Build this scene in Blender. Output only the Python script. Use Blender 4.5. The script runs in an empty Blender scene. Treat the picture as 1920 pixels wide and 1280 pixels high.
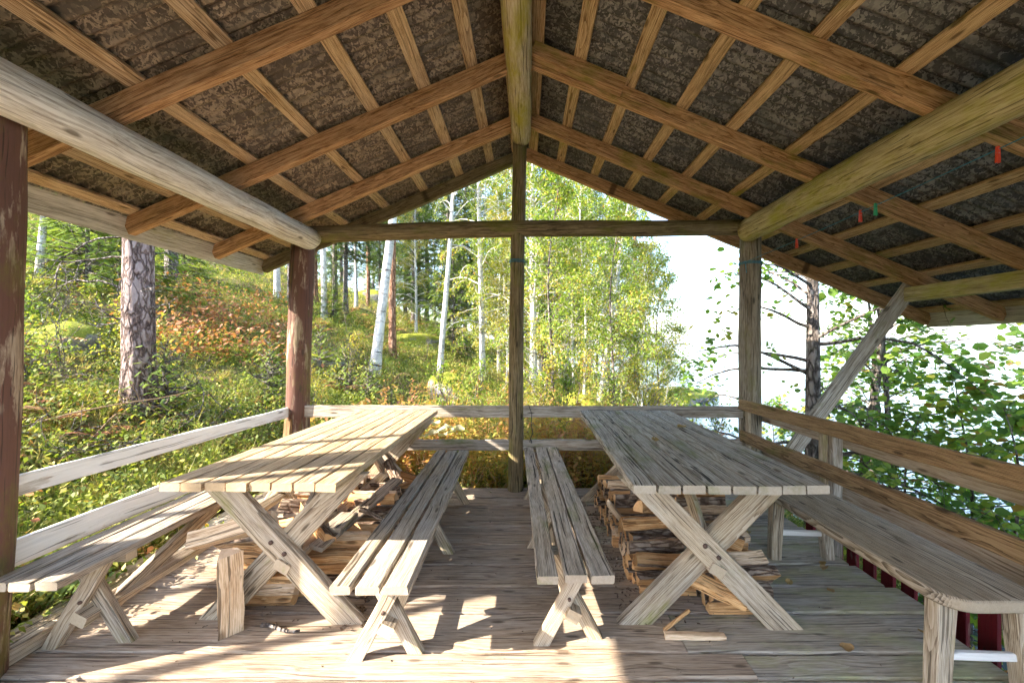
import bpy, bmesh, math, random
import numpy as np
from mathutils import Vector, Matrix

random.seed(11)
RNG = np.random.default_rng(11)
SC = bpy.context.scene
COL = SC.collection

# ------------------------------------------------------------ camera
CAM_H = 1.35
cam_d = bpy.data.cameras.new('camera')
cam_d.sensor_width = 36.0
cam_d.lens = 36.0 * 760.0 / 1920.0
cam_d.shift_x = -25.0 / 1920.0
cam_d.shift_y = 8.0 / 1920.0
cam_d.clip_start = 0.02
cam_d.clip_end = 8000.0
cam = bpy.data.objects.new('camera', cam_d)
COL.objects.link(cam)
cam.location = (0, 0, CAM_H)
cam.rotation_euler = (math.radians(90), 0, 0)
SC.camera = cam

# ------------------------------------------------------------ sun and sky
SUN_DIR = Vector((1.52, 0.62, -1.0)).normalized()      # the way the light travels
el = math.asin(-SUN_DIR.z)
sun_d = bpy.data.lights.new('sun', 'SUN')
sun_d.energy = 4.3
sun_d.angle = math.radians(0.53)
sun_d.color = (1.0, 0.90, 0.76)
sun = bpy.data.objects.new('sun', sun_d)
COL.objects.link(sun)
sun.rotation_euler = SUN_DIR.to_track_quat('-Z', 'Y').to_euler()
sun.location = (-20, -8, 20)

world = bpy.data.worlds.new('World')
SC.world = world
world.use_nodes = True
wn = world.node_tree
wn.nodes.clear()
w_out = wn.nodes.new('ShaderNodeOutputWorld')
w_bg = wn.nodes.new('ShaderNodeBackground')
w_sky = wn.nodes.new('ShaderNodeTexSky')
w_sky.sky_type = 'NISHITA'
w_sky.sun_disc = False
w_sky.sun_elevation = el
w_sky.sun_rotation = math.atan2(-SUN_DIR.x, -SUN_DIR.y)
w_sky.air_density = 1.0
w_sky.dust_density = 1.2
w_sky.ozone_density = 1.0
w_bg.inputs['Strength'].default_value = 0.15
wn.links.new(w_sky.outputs[0], w_bg.inputs['Color'])
wn.links.new(w_bg.outputs[0], w_out.inputs['Surface'])

SC.view_settings.view_transform = 'Standard'
SC.view_settings.look = 'None'
SC.view_settings.gamma = 1.0
SC.view_settings.use_curve_mapping = False
SC.view_settings.exposure = 2.6
SC.cycles.max_bounces = 6
SC.cycles.diffuse_bounces = 4
SC.cycles.use_adaptive_sampling = True
SC.cycles.adaptive_threshold = 0.03
SC.cycles.glossy_bounces = 3
SC.cycles.transmission_bounces = 4
SC.cycles.transparent_max_bounces = 6
SC.cycles.use_denoising = True
SC.cycles.sample_clamp_indirect = 8.0

# ------------------------------------------------------------ naming helpers
def tag(o, label=None, cat=None, group=None, kind=None):
    if label: o['label'] = label
    if cat: o['category'] = cat
    if group: o['group'] = group
    if kind: o['kind'] = kind
    return o

def empty(name, loc=(0, 0, 0)):
    o = bpy.data.objects.new(name, None)
    o.empty_display_size = 0.1
    COL.objects.link(o)
    o.location = loc
    return o

def link(name, me, parent=None, mw=None):
    o = bpy.data.objects.new(name, me)
    COL.objects.link(o)
    if mw is not None: o.matrix_basis = mw
    if parent is not None:
        o.parent = parent
        o.matrix_parent_inverse = PINV(parent)
    return o

def PINV(p):
    return WORLD(p).inverted()

def WORLD(p):
    if p.parent is None: return p.matrix_basis.copy()
    return WORLD(p.parent) @ p.matrix_parent_inverse @ p.matrix_basis

# ------------------------------------------------------------ materials
class NT:
    def __init__(self, name):
        self.m = bpy.data.materials.new(name)
        self.m.use_nodes = True
        self.t = self.m.node_tree
        self.t.nodes.clear()
        self.out = self.n('ShaderNodeOutputMaterial')
    def n(self, typ, **kw):
        nd = self.t.nodes.new(typ)
        for k, v in kw.items(): setattr(nd, k, v)
        return nd
    def l(self, a, b): self.t.links.new(a, b)
    def put(self, sock, v):
        if hasattr(v, 'is_output') or isinstance(v, bpy.types.NodeSocket): self.l(v, sock)
        else:
            if isinstance(v, (tuple, list)) and len(v) == 3 and sock.type == 'RGBA': v = (*v, 1)
            sock.default_value = v
    def math(self, op, a, b=0.0, c=None, clamp=False):
        nd = self.n('ShaderNodeMath', operation=op, use_clamp=clamp)
        self.put(nd.inputs[0], a); self.put(nd.inputs[1], b)
        if c is not None: self.put(nd.inputs[2], c)
        return nd.outputs[0]
    def vmul(self, a, v):
        nd = self.n('ShaderNodeVectorMath', operation='MULTIPLY')
        self.put(nd.inputs[0], a); self.put(nd.inputs[1], v)
        return nd.outputs[0]
    def vadd(self, a, v):
        nd = self.n('ShaderNodeVectorMath', operation='ADD')
        self.put(nd.inputs[0], a); self.put(nd.inputs[1], v)
        return nd.outputs[0]
    def noise(self, vec, scale=1.0, detail=4.0, rough=0.55, dist=0.0):
        nd = self.n('ShaderNodeTexNoise')
        self.put(nd.inputs['Vector'], vec)
        nd.inputs['Scale'].default_value = scale
        nd.inputs['Detail'].default_value = detail
        nd.inputs['Roughness'].default_value = rough
        nd.inputs['Distortion'].default_value = dist
        return nd.outputs['Fac']
    def ramp(self, fac, stops, interp='LINEAR'):
        nd = self.n('ShaderNodeValToRGB')
        cr = nd.color_ramp
        cr.interpolation = interp
        while len(cr.elements) < len(stops): cr.elements.new(0.5)
        for e, (p, c) in zip(cr.elements, stops):
            e.position = p
            e.color = (c, c, c, 1) if not isinstance(c, (tuple, list)) else (*c, 1)
        self.put(nd.inputs[0], fac)
        return nd.outputs[0]
    def step(self, fac, a, b):
        nd = self.n('ShaderNodeMapRange', clamp=True)
        self.put(nd.inputs[0], fac)
        nd.inputs[1].default_value = a; nd.inputs[2].default_value = b
        nd.inputs[3].default_value = 0.0; nd.inputs[4].default_value = 1.0
        return nd.outputs[0]
    def mix(self, fac, a, b, mode='MIX'):
        nd = self.n('ShaderNodeMix', data_type='RGBA', blend_type=mode)
        self.put(nd.inputs[0], fac); self.put(nd.inputs[6], a); self.put(nd.inputs[7], b)
        return nd.outputs[2]
    def bump(self, h, strength=0.4, dist=0.004):
        nd = self.n('ShaderNodeBump')
        nd.inputs['Strength'].default_value = strength
        nd.inputs['Distance'].default_value = dist
        self.put(nd.inputs['Height'], h)
        return nd.outputs[0]
    def surf(self, col, rough=0.8, normal=None, metallic=0.0, spec=0.3, **kw):
        b = self.n('ShaderNodeBsdfPrincipled')
        self.put(b.inputs['Base Color'], col)
        self.put(b.inputs['Roughness'], rough)
        self.put(b.inputs['Metallic'], metallic)
        b.inputs['Specular IOR Level'].default_value = spec
        if normal is not None: self.l(normal, b.inputs['Normal'])
        self.l(b.outputs[0], self.out.inputs['Surface'])
        return b

def objcoord(t, spread=37.0):
    tc = t.n('ShaderNodeTexCoord')
    oi = t.n('ShaderNodeObjectInfo')
    r = t.math('MULTIPLY', oi.outputs['Random'], spread)
    cb = t.n('ShaderNodeCombineXYZ')
    t.l(r, cb.inputs[0]); t.put(cb.inputs[1], t.math('MULTIPLY', r, 0.31)); t.put(cb.inputs[2], t.math('MULTIPLY', r, 0.17))
    return tc.outputs['Object'], t.vadd(tc.outputs['Object'], cb.outputs[0]), oi.outputs['Random']

def wood(name, dark, mid, light, moss=0.0, moss_col=(0.12, 0.15, 0.02), grey=0.0, crack=0.6, rough=0.8,
         paint=None, wear=0.5, knots=True, ring=0.45, bump=0.55, vary=0.35, stain=0.35, grain=1.0):
    """weathered timber, grain along the piece's own X axis"""
    t = NT(name)
    raw, P, rnd = objcoord(t)
    warp = t.noise(P, 2.2, 1, 0.5)
    wv = t.n('ShaderNodeCombineXYZ')
    t.put(wv.inputs[1], t.math('MULTIPLY', t.math('SUBTRACT', warp, 0.5), 0.05))
    t.put(wv.inputs[2], t.math('MULTIPLY', t.math('SUBTRACT', warp, 0.5), 0.03))
    # knots bend the grain round them
    vor = t.n('ShaderNodeTexVoronoi', feature='F1', voronoi_dimensions='2D')
    t.put(vor.inputs['Vector'], t.vmul(P, (2.8, 11.0, 0.0)))
    vor.inputs['Scale'].default_value = 1.0
    kd = vor.outputs['Distance']
    G = t.vadd(P, wv.outputs[0])
    streak = t.noise(t.vmul(G, (4.0, 85 * grain, 85 * grain)), 1.0, 4, 0.62)
    fine = t.noise(t.vmul(G, (16, 300 * grain, 300 * grain)), 1.0, 2, 0.6)
    wave = t.n('ShaderNodeTexWave', wave_type='RINGS', rings_direction='X', wave_profile='SAW')
    off = t.n('ShaderNodeCombineXYZ')
    t.put(off.inputs[1], t.math('MULTIPLY_ADD', rnd, 0.22, -0.07)); t.put(off.inputs[2], t.math('MULTIPLY_ADD', rnd, -0.13, 0.10))
    rp = t.vadd(raw, off.outputs[0])
    rw = t.vadd(t.vmul(rp, (0.12, 1, 1)), wv.outputs[0])
    t.put(wave.inputs['Vector'], rw)
    wave.inputs['Scale'].default_value = 55.0
    wave.inputs['Distortion'].default_value = 2.2
    wave.inputs['Detail'].default_value = 2.0
    wave.inputs['Detail Scale'].default_value = 1.5
    f = t.math('ADD', t.math('MULTIPLY', streak, 1.0 - ring * .55), t.math('MULTIPLY', wave.outputs['Fac'], ring * 0.55))
    f = t.math('ADD', f, t.math('MULTIPLY', t.math('SUBTRACT', fine, 0.5), 0.5))
    col = t.ramp(f, [(0.30, dark), (0.46, mid), (0.64, light)])
    big = t.noise(t.vmul(P, (1.3, 5, 5)), 1.0, 3, 0.6) if grey > 0 else None
    if grey > 0:
        g = t.math('MULTIPLY', t.step(big, 0.38, 0.62), grey)
        lum = 0.36 * mid[0] + 0.4 * mid[1] + 0.24 * mid[2]
        gc = t.ramp(f, [(0.2, (lum * 0.5, lum * 0.5, lum * 0.5)), (0.7, (lum * 1.55, lum * 1.52, lum * 1.47))])
        col = t.mix(g, col, gc)
    if stain > 0:
        st = t.noise(t.vmul(P, (2.2, 7, 7)), 1.3, 4, 0.65)
        col = t.mix(t.math('MULTIPLY', t.step(st, 0.56, 0.74), stain), col, tuple(c * 0.35 for c in dark))
    # sawn ends show no lengthwise checks
    tcn = t.n('ShaderNodeTexCoord'); sxn = t.n('ShaderNodeSeparateXYZ'); t.l(tcn.outputs['Normal'], sxn.inputs[0])
    face = t.math('SUBTRACT', 1.0, t.step(t.math('ABSOLUTE', sxn.outputs[0]), .5, .8))
    endc = t.mix(t.math('MULTIPLY', wave.outputs['Fac'], .7), light, mid)
    col = t.mix(t.math('MULTIPLY', t.math('SUBTRACT', 1.0, face), .75), col, endc)
    # each piece a little different
    hv = t.math('MULTIPLY_ADD', rnd, vary, 1.0 - vary * 0.5)
    cbr = t.n('ShaderNodeCombineXYZ')
    for i in range(3): t.l(hv, cbr.inputs[i])
    col = t.mix(1.0, col, cbr.outputs[0], 'MULTIPLY')
    h = t.math('ADD', t.math('MULTIPLY', streak, 0.9), 0.0)
    if paint is not None:
        pn = t.noise(t.vmul(P, (3, 14, 14)), 1.0, 7, 0.7)
        pn2 = t.noise(P, 1.7, 3, 0.5)
        pm = t.step(t.math('ADD', pn, t.math('MULTIPLY', t.math('SUBTRACT', pn2, 0.5), 0.7)), wear - 0.03, wear + 0.04)
        pcol = t.mix(t.math('MULTIPLY', t.step(streak, 0.35, 0.7), 0.6), paint, tuple(c * 0.72 for c in paint))
        col = t.mix(pm, col, pcol)
        h = t.math('ADD', h, t.math('MULTIPLY', pm, 0.5))
    if knots:
        km = t.math('SUBTRACT', 1.0, t.step(kd, 0.055, 0.12))
        sep = t.n('ShaderNodeSeparateColor'); t.l(vor.outputs['Color'], sep.inputs[0])
        km = t.math('MULTIPLY', t.math('MULTIPLY', km, t.step(sep.outputs[0], 0.70, 0.72)), face)
        col = t.mix(t.math('MULTIPLY', km, 0.8), col, tuple(c * 0.42 for c in dark))
    if crack > 0:
        cn = t.noise(t.vmul(G, (1.1, 105, 105)), 1.0, 2, 0.4)
        cm = t.math('MULTIPLY', t.math('MULTIPLY', t.step(cn, 0.62, 0.64), crack), face)
        col = t.mix(cm, col, tuple(c * 0.22 for c in dark))
        h = t.math('SUBTRACT', h, t.math('MULTIPLY', cm, 1.2))
    if moss > 0:
        mn = t.noise(t.vmul(P, (.45, 1.2, 1.2)), 5.0, 5, 0.68)
        mm = t.math('MULTIPLY', t.step(mn, 0.60 - moss * 0.28, 0.78 - moss * 0.24), 0.85)
        mcol = t.mix(fine, tuple(c * 0.6 for c in moss_col), tuple(min(1, c * 1.6) for c in moss_col))
        col = t.mix(mm, col, mcol)
    t.surf(col, rough, t.bump(h, bump, 0.004), spec=0.25)
    return t.m

M = {}
M['deck'] = wood('deck_wood', (.19, .13, .085), (.33, .24, .165), (.45, .355, .26), grey=.3, crack=.65, ring=.25, stain=.5, vary=.25)
M['deck_green'] = wood('mossy_deck_wood', (.20, .16, .115), (.35, .295, .225), (.47, .41, .325), grey=.35, moss=.5, moss_col=(.30, .30, .15), crack=.65, ring=.35, stain=.5, vary=.25)
M['tan'] = wood('tan_table_wood', (.19, .115, .055), (.42, .285, .155), (.57, .42, .26), grey=.2, crack=.55, ring=.4, stain=.15, vary=.2)
M['tan_bench'] = wood('grey_tan_bench_wood', (.17, .12, .075), (.35, .27, .185), (.49, .405, .30), grey=.55, crack=.8, ring=.4, stain=.3, vary=.2)
M['greytop'] = wood('grey_table_wood', (.16, .115, .075), (.34, .275, .20), (.52, .45, .36), grey=.35, moss=.26, moss_col=(.15, .16, .05), crack=1.0, ring=.4, stain=.35, vary=.22)
M['greybench'] = wood('grey_bench_wood', (.105, .075, .048), (.28, .22, .155), (.48, .40, .315), grey=.4, moss=.12, crack=.95, ring=.4, stain=.45, vary=.25)
M['leg'] = wood('leg_wood', (.20, .135, .075), (.42, .315, .205), (.56, .46, .33), grey=.35, crack=.7, ring=.5, stain=.25, vary=.2, moss=.08, moss_col=(.2, .2, .04))
M['rafter'] = wood('rafter_wood', (.17, .078, .032), (.42, .225, .105), (.62, .375, .20), crack=.5, ring=.3, stain=.45, vary=.25, grain=.8)
M['rafter_moss'] = wood('mossy_rafter_wood', (.17, .08, .034), (.41, .225, .108), (.60, .37, .20), crack=.5, ring=.3, stain=.45, vary=.25, moss=.30, moss_col=(.16, .16, .02), grain=.8)
M['batten'] = wood('batten_wood', (.20, .105, .042), (.47, .30, .15), (.68, .48, .28), crack=.45, ring=.55, stain=.35, vary=.35, grey=.22)
M['batten_moss'] = wood('mossy_batten_wood', (.20, .11, .042), (.46, .295, .145), (.66, .47, .27), crack=.45, ring=.55, stain=.35, vary=.3, moss=.25, moss_col=(.2, .2, .03))
M['log_silver'] = wood('silver_log_wood', (.36, .30, .24), (.60, .55, .49), (.80, .765, .715), crack=.5, ring=.12, stain=.12, grey=.3, vary=.1, moss=.05)
M['log_moss'] = wood('mossy_log_wood', (.24, .18, .075), (.45, .36, .17), (.60, .51, .29), crack=.7, ring=.12, stain=.45, moss=.48, moss_col=(.33, .31, .03), vary=.1)
M['ridge'] = wood('ridge_log_wood', (.25, .18, .095), (.48, .38, .23), (.64, .55, .39), crack=.9, ring=.12, stain=.25, moss=.62, moss_col=(.34, .29, .02), vary=.1)
M['beam_dark'] = wood('dark_beam_wood', (.07, .05, .025), (.17, .125, .065), (.27, .21, .12), crack=.7, ring=.12, stain=.5, moss=.38, moss_col=(.13, .13, .02), vary=.1)
M['post'] = wood('brown_painted_post', (.16, .11, .075), (.30, .22, .155), (.44, .35, .26), crack=.7, ring=.1, stain=.3, moss=.28, moss_col=(.15, .14, .03), paint=(.15, .075, .055), wear=.42, vary=.1)
M['post_grey'] = wood('worn_grey_post', (.12, .095, .06), (.26, .205, .145), (.38, .31, .23), crack=.9, ring=.12, stain=.4, moss=.26, moss_col=(.16, .15, .04), vary=.1)
M['rail_white'] = wood('white_worn_rail', (.34, .29, .24), (.52, .47, .42), (.66, .62, .57), crack=.6, ring=.2, stain=.2, paint=(.86, .845, .83), wear=.34, vary=.08)
M['rail_grey'] = wood('grey_worn_rail', (.15, .11, .075), (.34, .275, .21), (.52, .455, .385), crack=.7, ring=.25, stain=.5, grey=.3, moss=.1, vary=.15)
M['rail_brown'] = wood('brown_bench_back', (.10, .055, .024), (.27, .16, .075), (.42, .27, .14), crack=.4, ring=.55, stain=.45, moss=.16, moss_col=(.13, .12, .02), vary=.2)
M['rail_tan'] = wood('tan_outer_rail', (.34, .235, .16), (.52, .40, .30), (.66, .55, .44), crack=.5, ring=.2, stain=.35, vary=.12)
M['fascia'] = wood('grey_fascia_wood', (.26, .235, .19), (.45, .42, .36), (.60, .57, .51), crack=.4, ring=.1, stain=.2, moss=.14, moss_col=(.3, .29, .12), vary=.08)
M['red'] = wood('red_painted_picket', (.12, .05, .04), (.2, .1, .08), (.3, .18, .14), crack=.3, ring=.2, stain=.2, paint=(.16, .012, .018), wear=.33, vary=.15)
M['split'] = wood('split_firewood', (.30, .125, .04), (.58, .31, .125), (.76, .48, .235), crack=.6, ring=.3, stain=.15, knots=True, vary=.35, bump=.8, grain=.8)
M['split_pale'] = wood('pale_split_firewood', (.34, .20, .105), (.60, .42, .26), (.77, .60, .42), crack=.7, ring=.3, stain=.15, vary=.25, bump=.8, grain=.8)

def bark_mat(name, a, b, c, scale=(6, 6, 1.6), lich=0.0, rough=0.9, bumpd=0.03, marks=None, warp=1.6):
    t = NT(name)
    raw, P, rnd = objcoord(t, 11)
    v = t.n('ShaderNodeTexVoronoi', feature='DISTANCE_TO_EDGE')
    wvn = t.n('ShaderNodeTexNoise'); t.put(wvn.inputs['Vector'], t.vmul(P, (1, 1, .5))); wvn.inputs['Scale'].default_value = 9.0; wvn.inputs['Detail'].default_value = 5
    t.put(v.inputs['Vector'], t.vadd(t.vmul(P, scale), t.vmul(wvn.outputs['Color'], (warp, warp, warp))))
    v.inputs['Scale'].default_value = 1.0
    n = t.noise(t.vmul(P, (1, 1, .35)), 30, 6, 0.7)
    n2 = t.noise(t.vmul(P, (1, 1, .22)), 13, 4, 0.6)
    crack = t.step(t.math('ADD', v.outputs['Distance'], t.math('MULTIPLY', t.math('SUBTRACT', n2, .5), .5)), 0.0, 0.22)
    col = t.ramp(t.math('ADD', t.math('MULTIPLY', crack, 0.45), t.math('MULTIPLY', n, 0.6)), [(.25, a), (.55, b), (.85, c)])
    if lich > 0:
        ln = t.noise(P, 24, 5, 0.75)
        col = t.mix(t.math('MULTIPLY', t.step(ln, .64 - lich * .08, .70), 0.6), col, (.34, .37, .33))
    if marks is not None:
        mk = t.noise(t.vmul(P, (3.2, 3.2, 13)), 1.0, 4, 0.6)
        col = t.mix(t.step(mk, .60, .66), col, marks)
        mk2 = t.noise(P, 1.1, 3, 0.6)
        col = t.mix(t.math('MULTIPLY', t.step(mk2, .52, .66), .5), col, (.25, .24, .21))
    t.surf(col, rough, t.bump(t.math('ADD', crack, t.math('MULTIPLY', n, .5)), 0.9, bumpd), spec=.15)
    return t.m

M['bark_pine'] = bark_mat('pine_bark', (.045, .03, .026), (.19, .135, .12), (.37, .30, .285), (17, 17, 4.5), lich=.5, bumpd=.016, warp=3.2)
M['bark_pine_red'] = bark_mat('red_pine_bark', (.10, .05, .03), (.30, .16, .10), (.45, .28, .19), (9, 9, 3), lich=.15)
M['bark_spruce'] = bark_mat('spruce_bark', (.06, .05, .045), (.17, .145, .13), (.30, .27, .25), (14, 14, 9), lich=.4)
M['bark_birch'] = bark_mat('birch_bark', (.42, .40, .38), (.62, .60, .57), (.76, .74, .71), (2, 2, 5), marks=(.07, .06, .055), bumpd=.006)
M['bark_alder'] = bark_mat('alder_bark', (.05, .042, .036), (.14, .115, .10), (.27, .235, .21), (12, 12, 5), lich=.3)
M['twig'] = bark_mat('twig_bark', (.09, .07, .06), (.2, .17, .15), (.33, .30, .28), (30, 30, 10))
M['fire_bark'] = bark_mat('firewood_bark', (.08, .05, .035), (.20, .14, .10), (.38, .30, .23), (9, 40, 40), lich=.0, bumpd=.008)

def leaf_mat(name, stops, trans=0.45, rough=0.55):
    t = NT(name)
    at = t.n('ShaderNodeAttribute', attribute_name='var')
    oi = t.n('ShaderNodeObjectInfo')
    v = t.math('ADD', at.outputs['Fac'], t.math('MULTIPLY_ADD', oi.outputs['Random'], .16, -.08), clamp=True)
    col = t.ramp(v, stops)
    b = t.n('ShaderNodeBsdfPrincipled')
    t.l(col, b.inputs['Base Color']); b.inputs['Roughness'].default_value = rough
    b.inputs['Specular IOR Level'].default_value = .25
    tr = t.n('ShaderNodeBsdfTranslucent')
    t.l(t.mix(1.0, col, (1.15, 1.2, .55), 'MULTIPLY'), tr.inputs['Color'])
    mx = t.n('ShaderNodeMixShader'); mx.inputs[0].default_value = trans
    t.l(b.outputs[0], mx.inputs[1]); t.l(tr.outputs[0], mx.inputs[2])
    t.l(mx.outputs[0], t.out.inputs['Surface'])
    return t.m

M['leaf_birch'] = leaf_mat('birch_leaf', [(0, (.11, .19, .03)), (.45, (.23, .32, .055)), (.75, (.38, .41, .08)), (.93, (.55, .44, .08)), (1, (.52, .28, .06))])
M['leaf_birch_y'] = leaf_mat('yellow_birch_leaf', [(0, (.18, .22, .04)), (.4, (.35, .34, .06)), (.75, (.52, .42, .09)), (1, (.50, .26, .06))])
M['leaf_alder'] = leaf_mat('alder_leaf', [(0, (.075, .16, .04)), (.5, (.16, .27, .05)), (.85, (.28, .38, .07)), (.97, (.45, .44, .09)), (1, (.35, .20, .06))], .5, .45)
M['needle'] = leaf_mat('spruce_needle', [(0, (.04, .085, .022)), (.5, (.085, .145, .035)), (.9, (.17, .22, .05)), (1, (.26, .27, .06))], .3, .6)
M['needle_young'] = leaf_mat('young_spruce_needle', [(0, (.10, .17, .03)), (.5, (.19, .28, .05)), (1, (.34, .38, .09))], .3, .6)
M['needle_pine'] = leaf_mat('pine_needle', [(0, (.05, .08, .03)), (.6, (.11, .14, .045)), (.85, (.25, .2, .07)), (1, (.33, .2, .08))], .2, .6)
M['bilberry'] = leaf_mat('bilberry_leaf', [(0, (.06, .11, .02)), (.4, (.16, .21, .04)), (.68, (.32, .34, .07)), (.86, (.50, .43, .13)), (1, (.44, .16, .07))], .4)
M['heath'] = leaf_mat('heath_leaf', [(0, (.30, .21, .08)), (.4, (.48, .38, .15)), (.75, (.64, .54, .26)), (1, (.44, .22, .11))], .4)
M['grass'] = leaf_mat('grass_blade', [(0, (.10, .17, .03)), (.45, (.24, .29, .07)), (.75, (.45, .40, .17)), (1, (.58, .50, .30))], .4)
M['bracken'] = leaf_mat('brown_bracken', [(0, (.20, .075, .04)), (.5, (.42, .18, .09)), (1, (.58, .34, .17))], .35)
M['fern'] = leaf_mat('green_fern', [(0, (.08, .15, .03)), (.6, (.2, .27, .06)), (1, (.42, .38, .09))], .45)
M['weed'] = leaf_mat('autumn_weed', [(0, (.16, .24, .04)), (.3, (.42, .38, .09)), (.55, (.60, .38, .10)), (.8, (.46, .21, .09)), (1, (.36, .19, .13))], .4)
M['drystem'] = leaf_mat('dry_stem', [(0, (.26, .17, .10)), (.5, (.44, .34, .22)), (1, (.6, .52, .4))], .1)
M['litter'] = leaf_mat('leaf_litter', [(0, (.13, .08, .04)), (.4, (.32, .20, .09)), (.75, (.48, .36, .13)), (1, (.40, .38, .30))], .2)
M['paleleaf'] = leaf_mat('pale_leaf', [(0, (.5, .48, .34)), (1, (.62, .58, .46))], .35)

def ground_mat():
    t = NT('forest_floor')
    tc = t.n('ShaderNodeTexCoord'); P = tc.outputs['Object']
    a = t.noise(P, .55, 5, .6); b = t.noise(P, 3.5, 6, .7); c = t.noise(P, 22, 5, .7)
    col = t.ramp(c, [(.3, (.07, .05, .03)), (.5, (.17, .125, .07)), (.7, (.30, .23, .13))])
    moss = t.ramp(c, [(.3, (.05, .08, .012)), (.55, (.15, .19, .025)), (.75, (.27, .28, .05))])
    col = t.mix(t.step(t.math('ADD', a, t.math('MULTIPLY', t.math('SUBTRACT', b, .5), .5)), .46, .58), col, moss)
    t.surf(col, .95, t.bump(t.math('ADD', b, c), .8, .05), spec=.1)
    return t.m
M['ground'] = ground_mat()

def rock_mat():
    t = NT('mossy_rock')
    tc = t.n('ShaderNodeTexCoord'); P = tc.outputs['Object']
    ge = t.n('ShaderNodeNewGeometry'); sx = t.n('ShaderNodeSeparateXYZ'); t.l(ge.outputs['Normal'], sx.inputs[0])
    b = t.noise(P, 6, 6, .7); c = t.noise(P, 40, 4, .7)
    rock = t.ramp(b, [(.3, (.10, .095, .09)), (.6, (.26, .25, .24)), (.75, (.40, .39, .37))])
    moss = t.ramp(c, [(.3, (.10, .12, .01)), (.6, (.25, .26, .03)), (.8, (.40, .38, .06))])
    col = t.mix(t.step(t.math('ADD', sx.outputs[2], t.math('MULTIPLY', t.math('SUBTRACT', b, .5), 1.2)), .25, .5), rock, moss)
    t.surf(col, .9, t.bump(t.math('ADD', b, t.math('MULTIPLY', c, .6)), .9, .03), spec=.2)
    return t.m
M['rock'] = rock_mat()

def water_mat():
    t = NT('lake_water')
    tc = t.n('ShaderNodeTexCoord'); P = tc.outputs['Object']
    n1 = t.noise(t.vmul(P, (1.0, 2.4, 1)), 1.1, 4, .6); n2 = t.noise(P, .05, 3, .5)
    t.surf((.05, .075, .085), .12, t.bump(t.math('ADD', n1, n2), .35, .12), spec=.6)
    return t.m
M['water'] = water_mat()

def plain(name, col, rough=.6, var=.15, scale=9.0, metallic=0.0, bump=.2):
    t = NT(name)
    raw, P, rnd = objcoord(t, 9)
    n = t.noise(P, scale, 5, .65)
    c = t.ramp(n, [(.3, tuple(max(0, x * (1 - var)) for x in col)), (.7, tuple(min(1, x * (1 + var)) for x in col))])
    t.surf(c, rough, t.bump(n, bump, .003), metallic=metallic)
    return t.m
M['string_blue'] = plain('blue_cord', (.05, .22, .30), .6, .3, 60)
M['wire'] = plain('dark_wire', (.04, .04, .04), .5, .3, 60)
M['pin_red'] = plain('red_plastic', (.62, .06, .025), .4, .15, 30)
M['pin_green'] = plain('green_plastic', (.03, .30, .12), .4, .15, 30)
M['steel'] = plain('dull_steel', (.35, .34, .33), .45, .3, 60, .8)
M['rust'] = plain('rusty_bolt', (.10, .06, .045), .7, .4, 80)
M['farwood'] = plain('far_forest', (.045, .065, .04), .95, .4, .05)

def sheet_mat(name, dark, light, tint):
    """galvanised corrugated iron, blotched with old zinc crystals"""
    t = NT(name)
    raw, P, rnd = objcoord(t, 23)
    dn = t.n('ShaderNodeTexNoise'); t.put(dn.inputs['Vector'], P); dn.inputs['Scale'].default_value = 22; dn.inputs['Detail'].default_value = 4
    Q = t.vadd(t.vmul(P, (52, 85, 52)), t.vmul(dn.outputs['Color'], (7, 7, 7)))
    v = t.n('ShaderNodeTexVoronoi', feature='F1'); t.put(v.inputs['Vector'], Q); v.inputs['Scale'].default_value = 1.0
    sp = t.n('ShaderNodeSeparateColor'); t.l(v.outputs['Color'], sp.inputs[0])
    big = t.noise(P, 3.2, 4, .6)
    f = t.math('ADD', sp.outputs[0], t.math('MULTIPLY', t.math('SUBTRACT', big, .5), 1.3))
    col = t.ramp(f, [(.15, dark), (.48, tuple(d * 1.5 for d in dark)), (.58, tuple((d + l) * .5 for d, l in zip(dark, light))), (.9, light)])
    wet = t.noise(t.vmul(P, (.8, 3, 1)), 2.0, 5, .6)
    col = t.mix(t.math('MULTIPLY', t.step(wet, .52, .66), .7), col, tint)
    t.surf(col, t.ramp(sp.outputs[1], [(0, .42), (1, .72)]), t.bump(t.math('ADD', f, big), .25, .002), metallic=.35, spec=.4)
    return t.m
M['sheet_l'] = sheet_mat('rusty_zinc_sheet', (.085, .064, .048), (.34, .265, .19), (.10, .085, .068))
M['sheet_r'] = sheet_mat('grey_zinc_sheet', (.058, .053, .05), (.26, .24, .215), (.075, .077, .075))

# ------------------------------------------------------------ mesh helpers
def smooth(me):
    me.polygons.foreach_set('use_smooth', np.ones(len(me.polygons), dtype=bool))

def pymesh(name, v, f, mat, sm=False):
    me = bpy.data.meshes.new(name)
    me.from_pydata([tuple(p) for p in v], [], f)
    for m_ in (mat if isinstance(mat, list) else [mat]): me.materials.append(m_)
    if sm: smooth(me)
    me.update()
    return me

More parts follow.
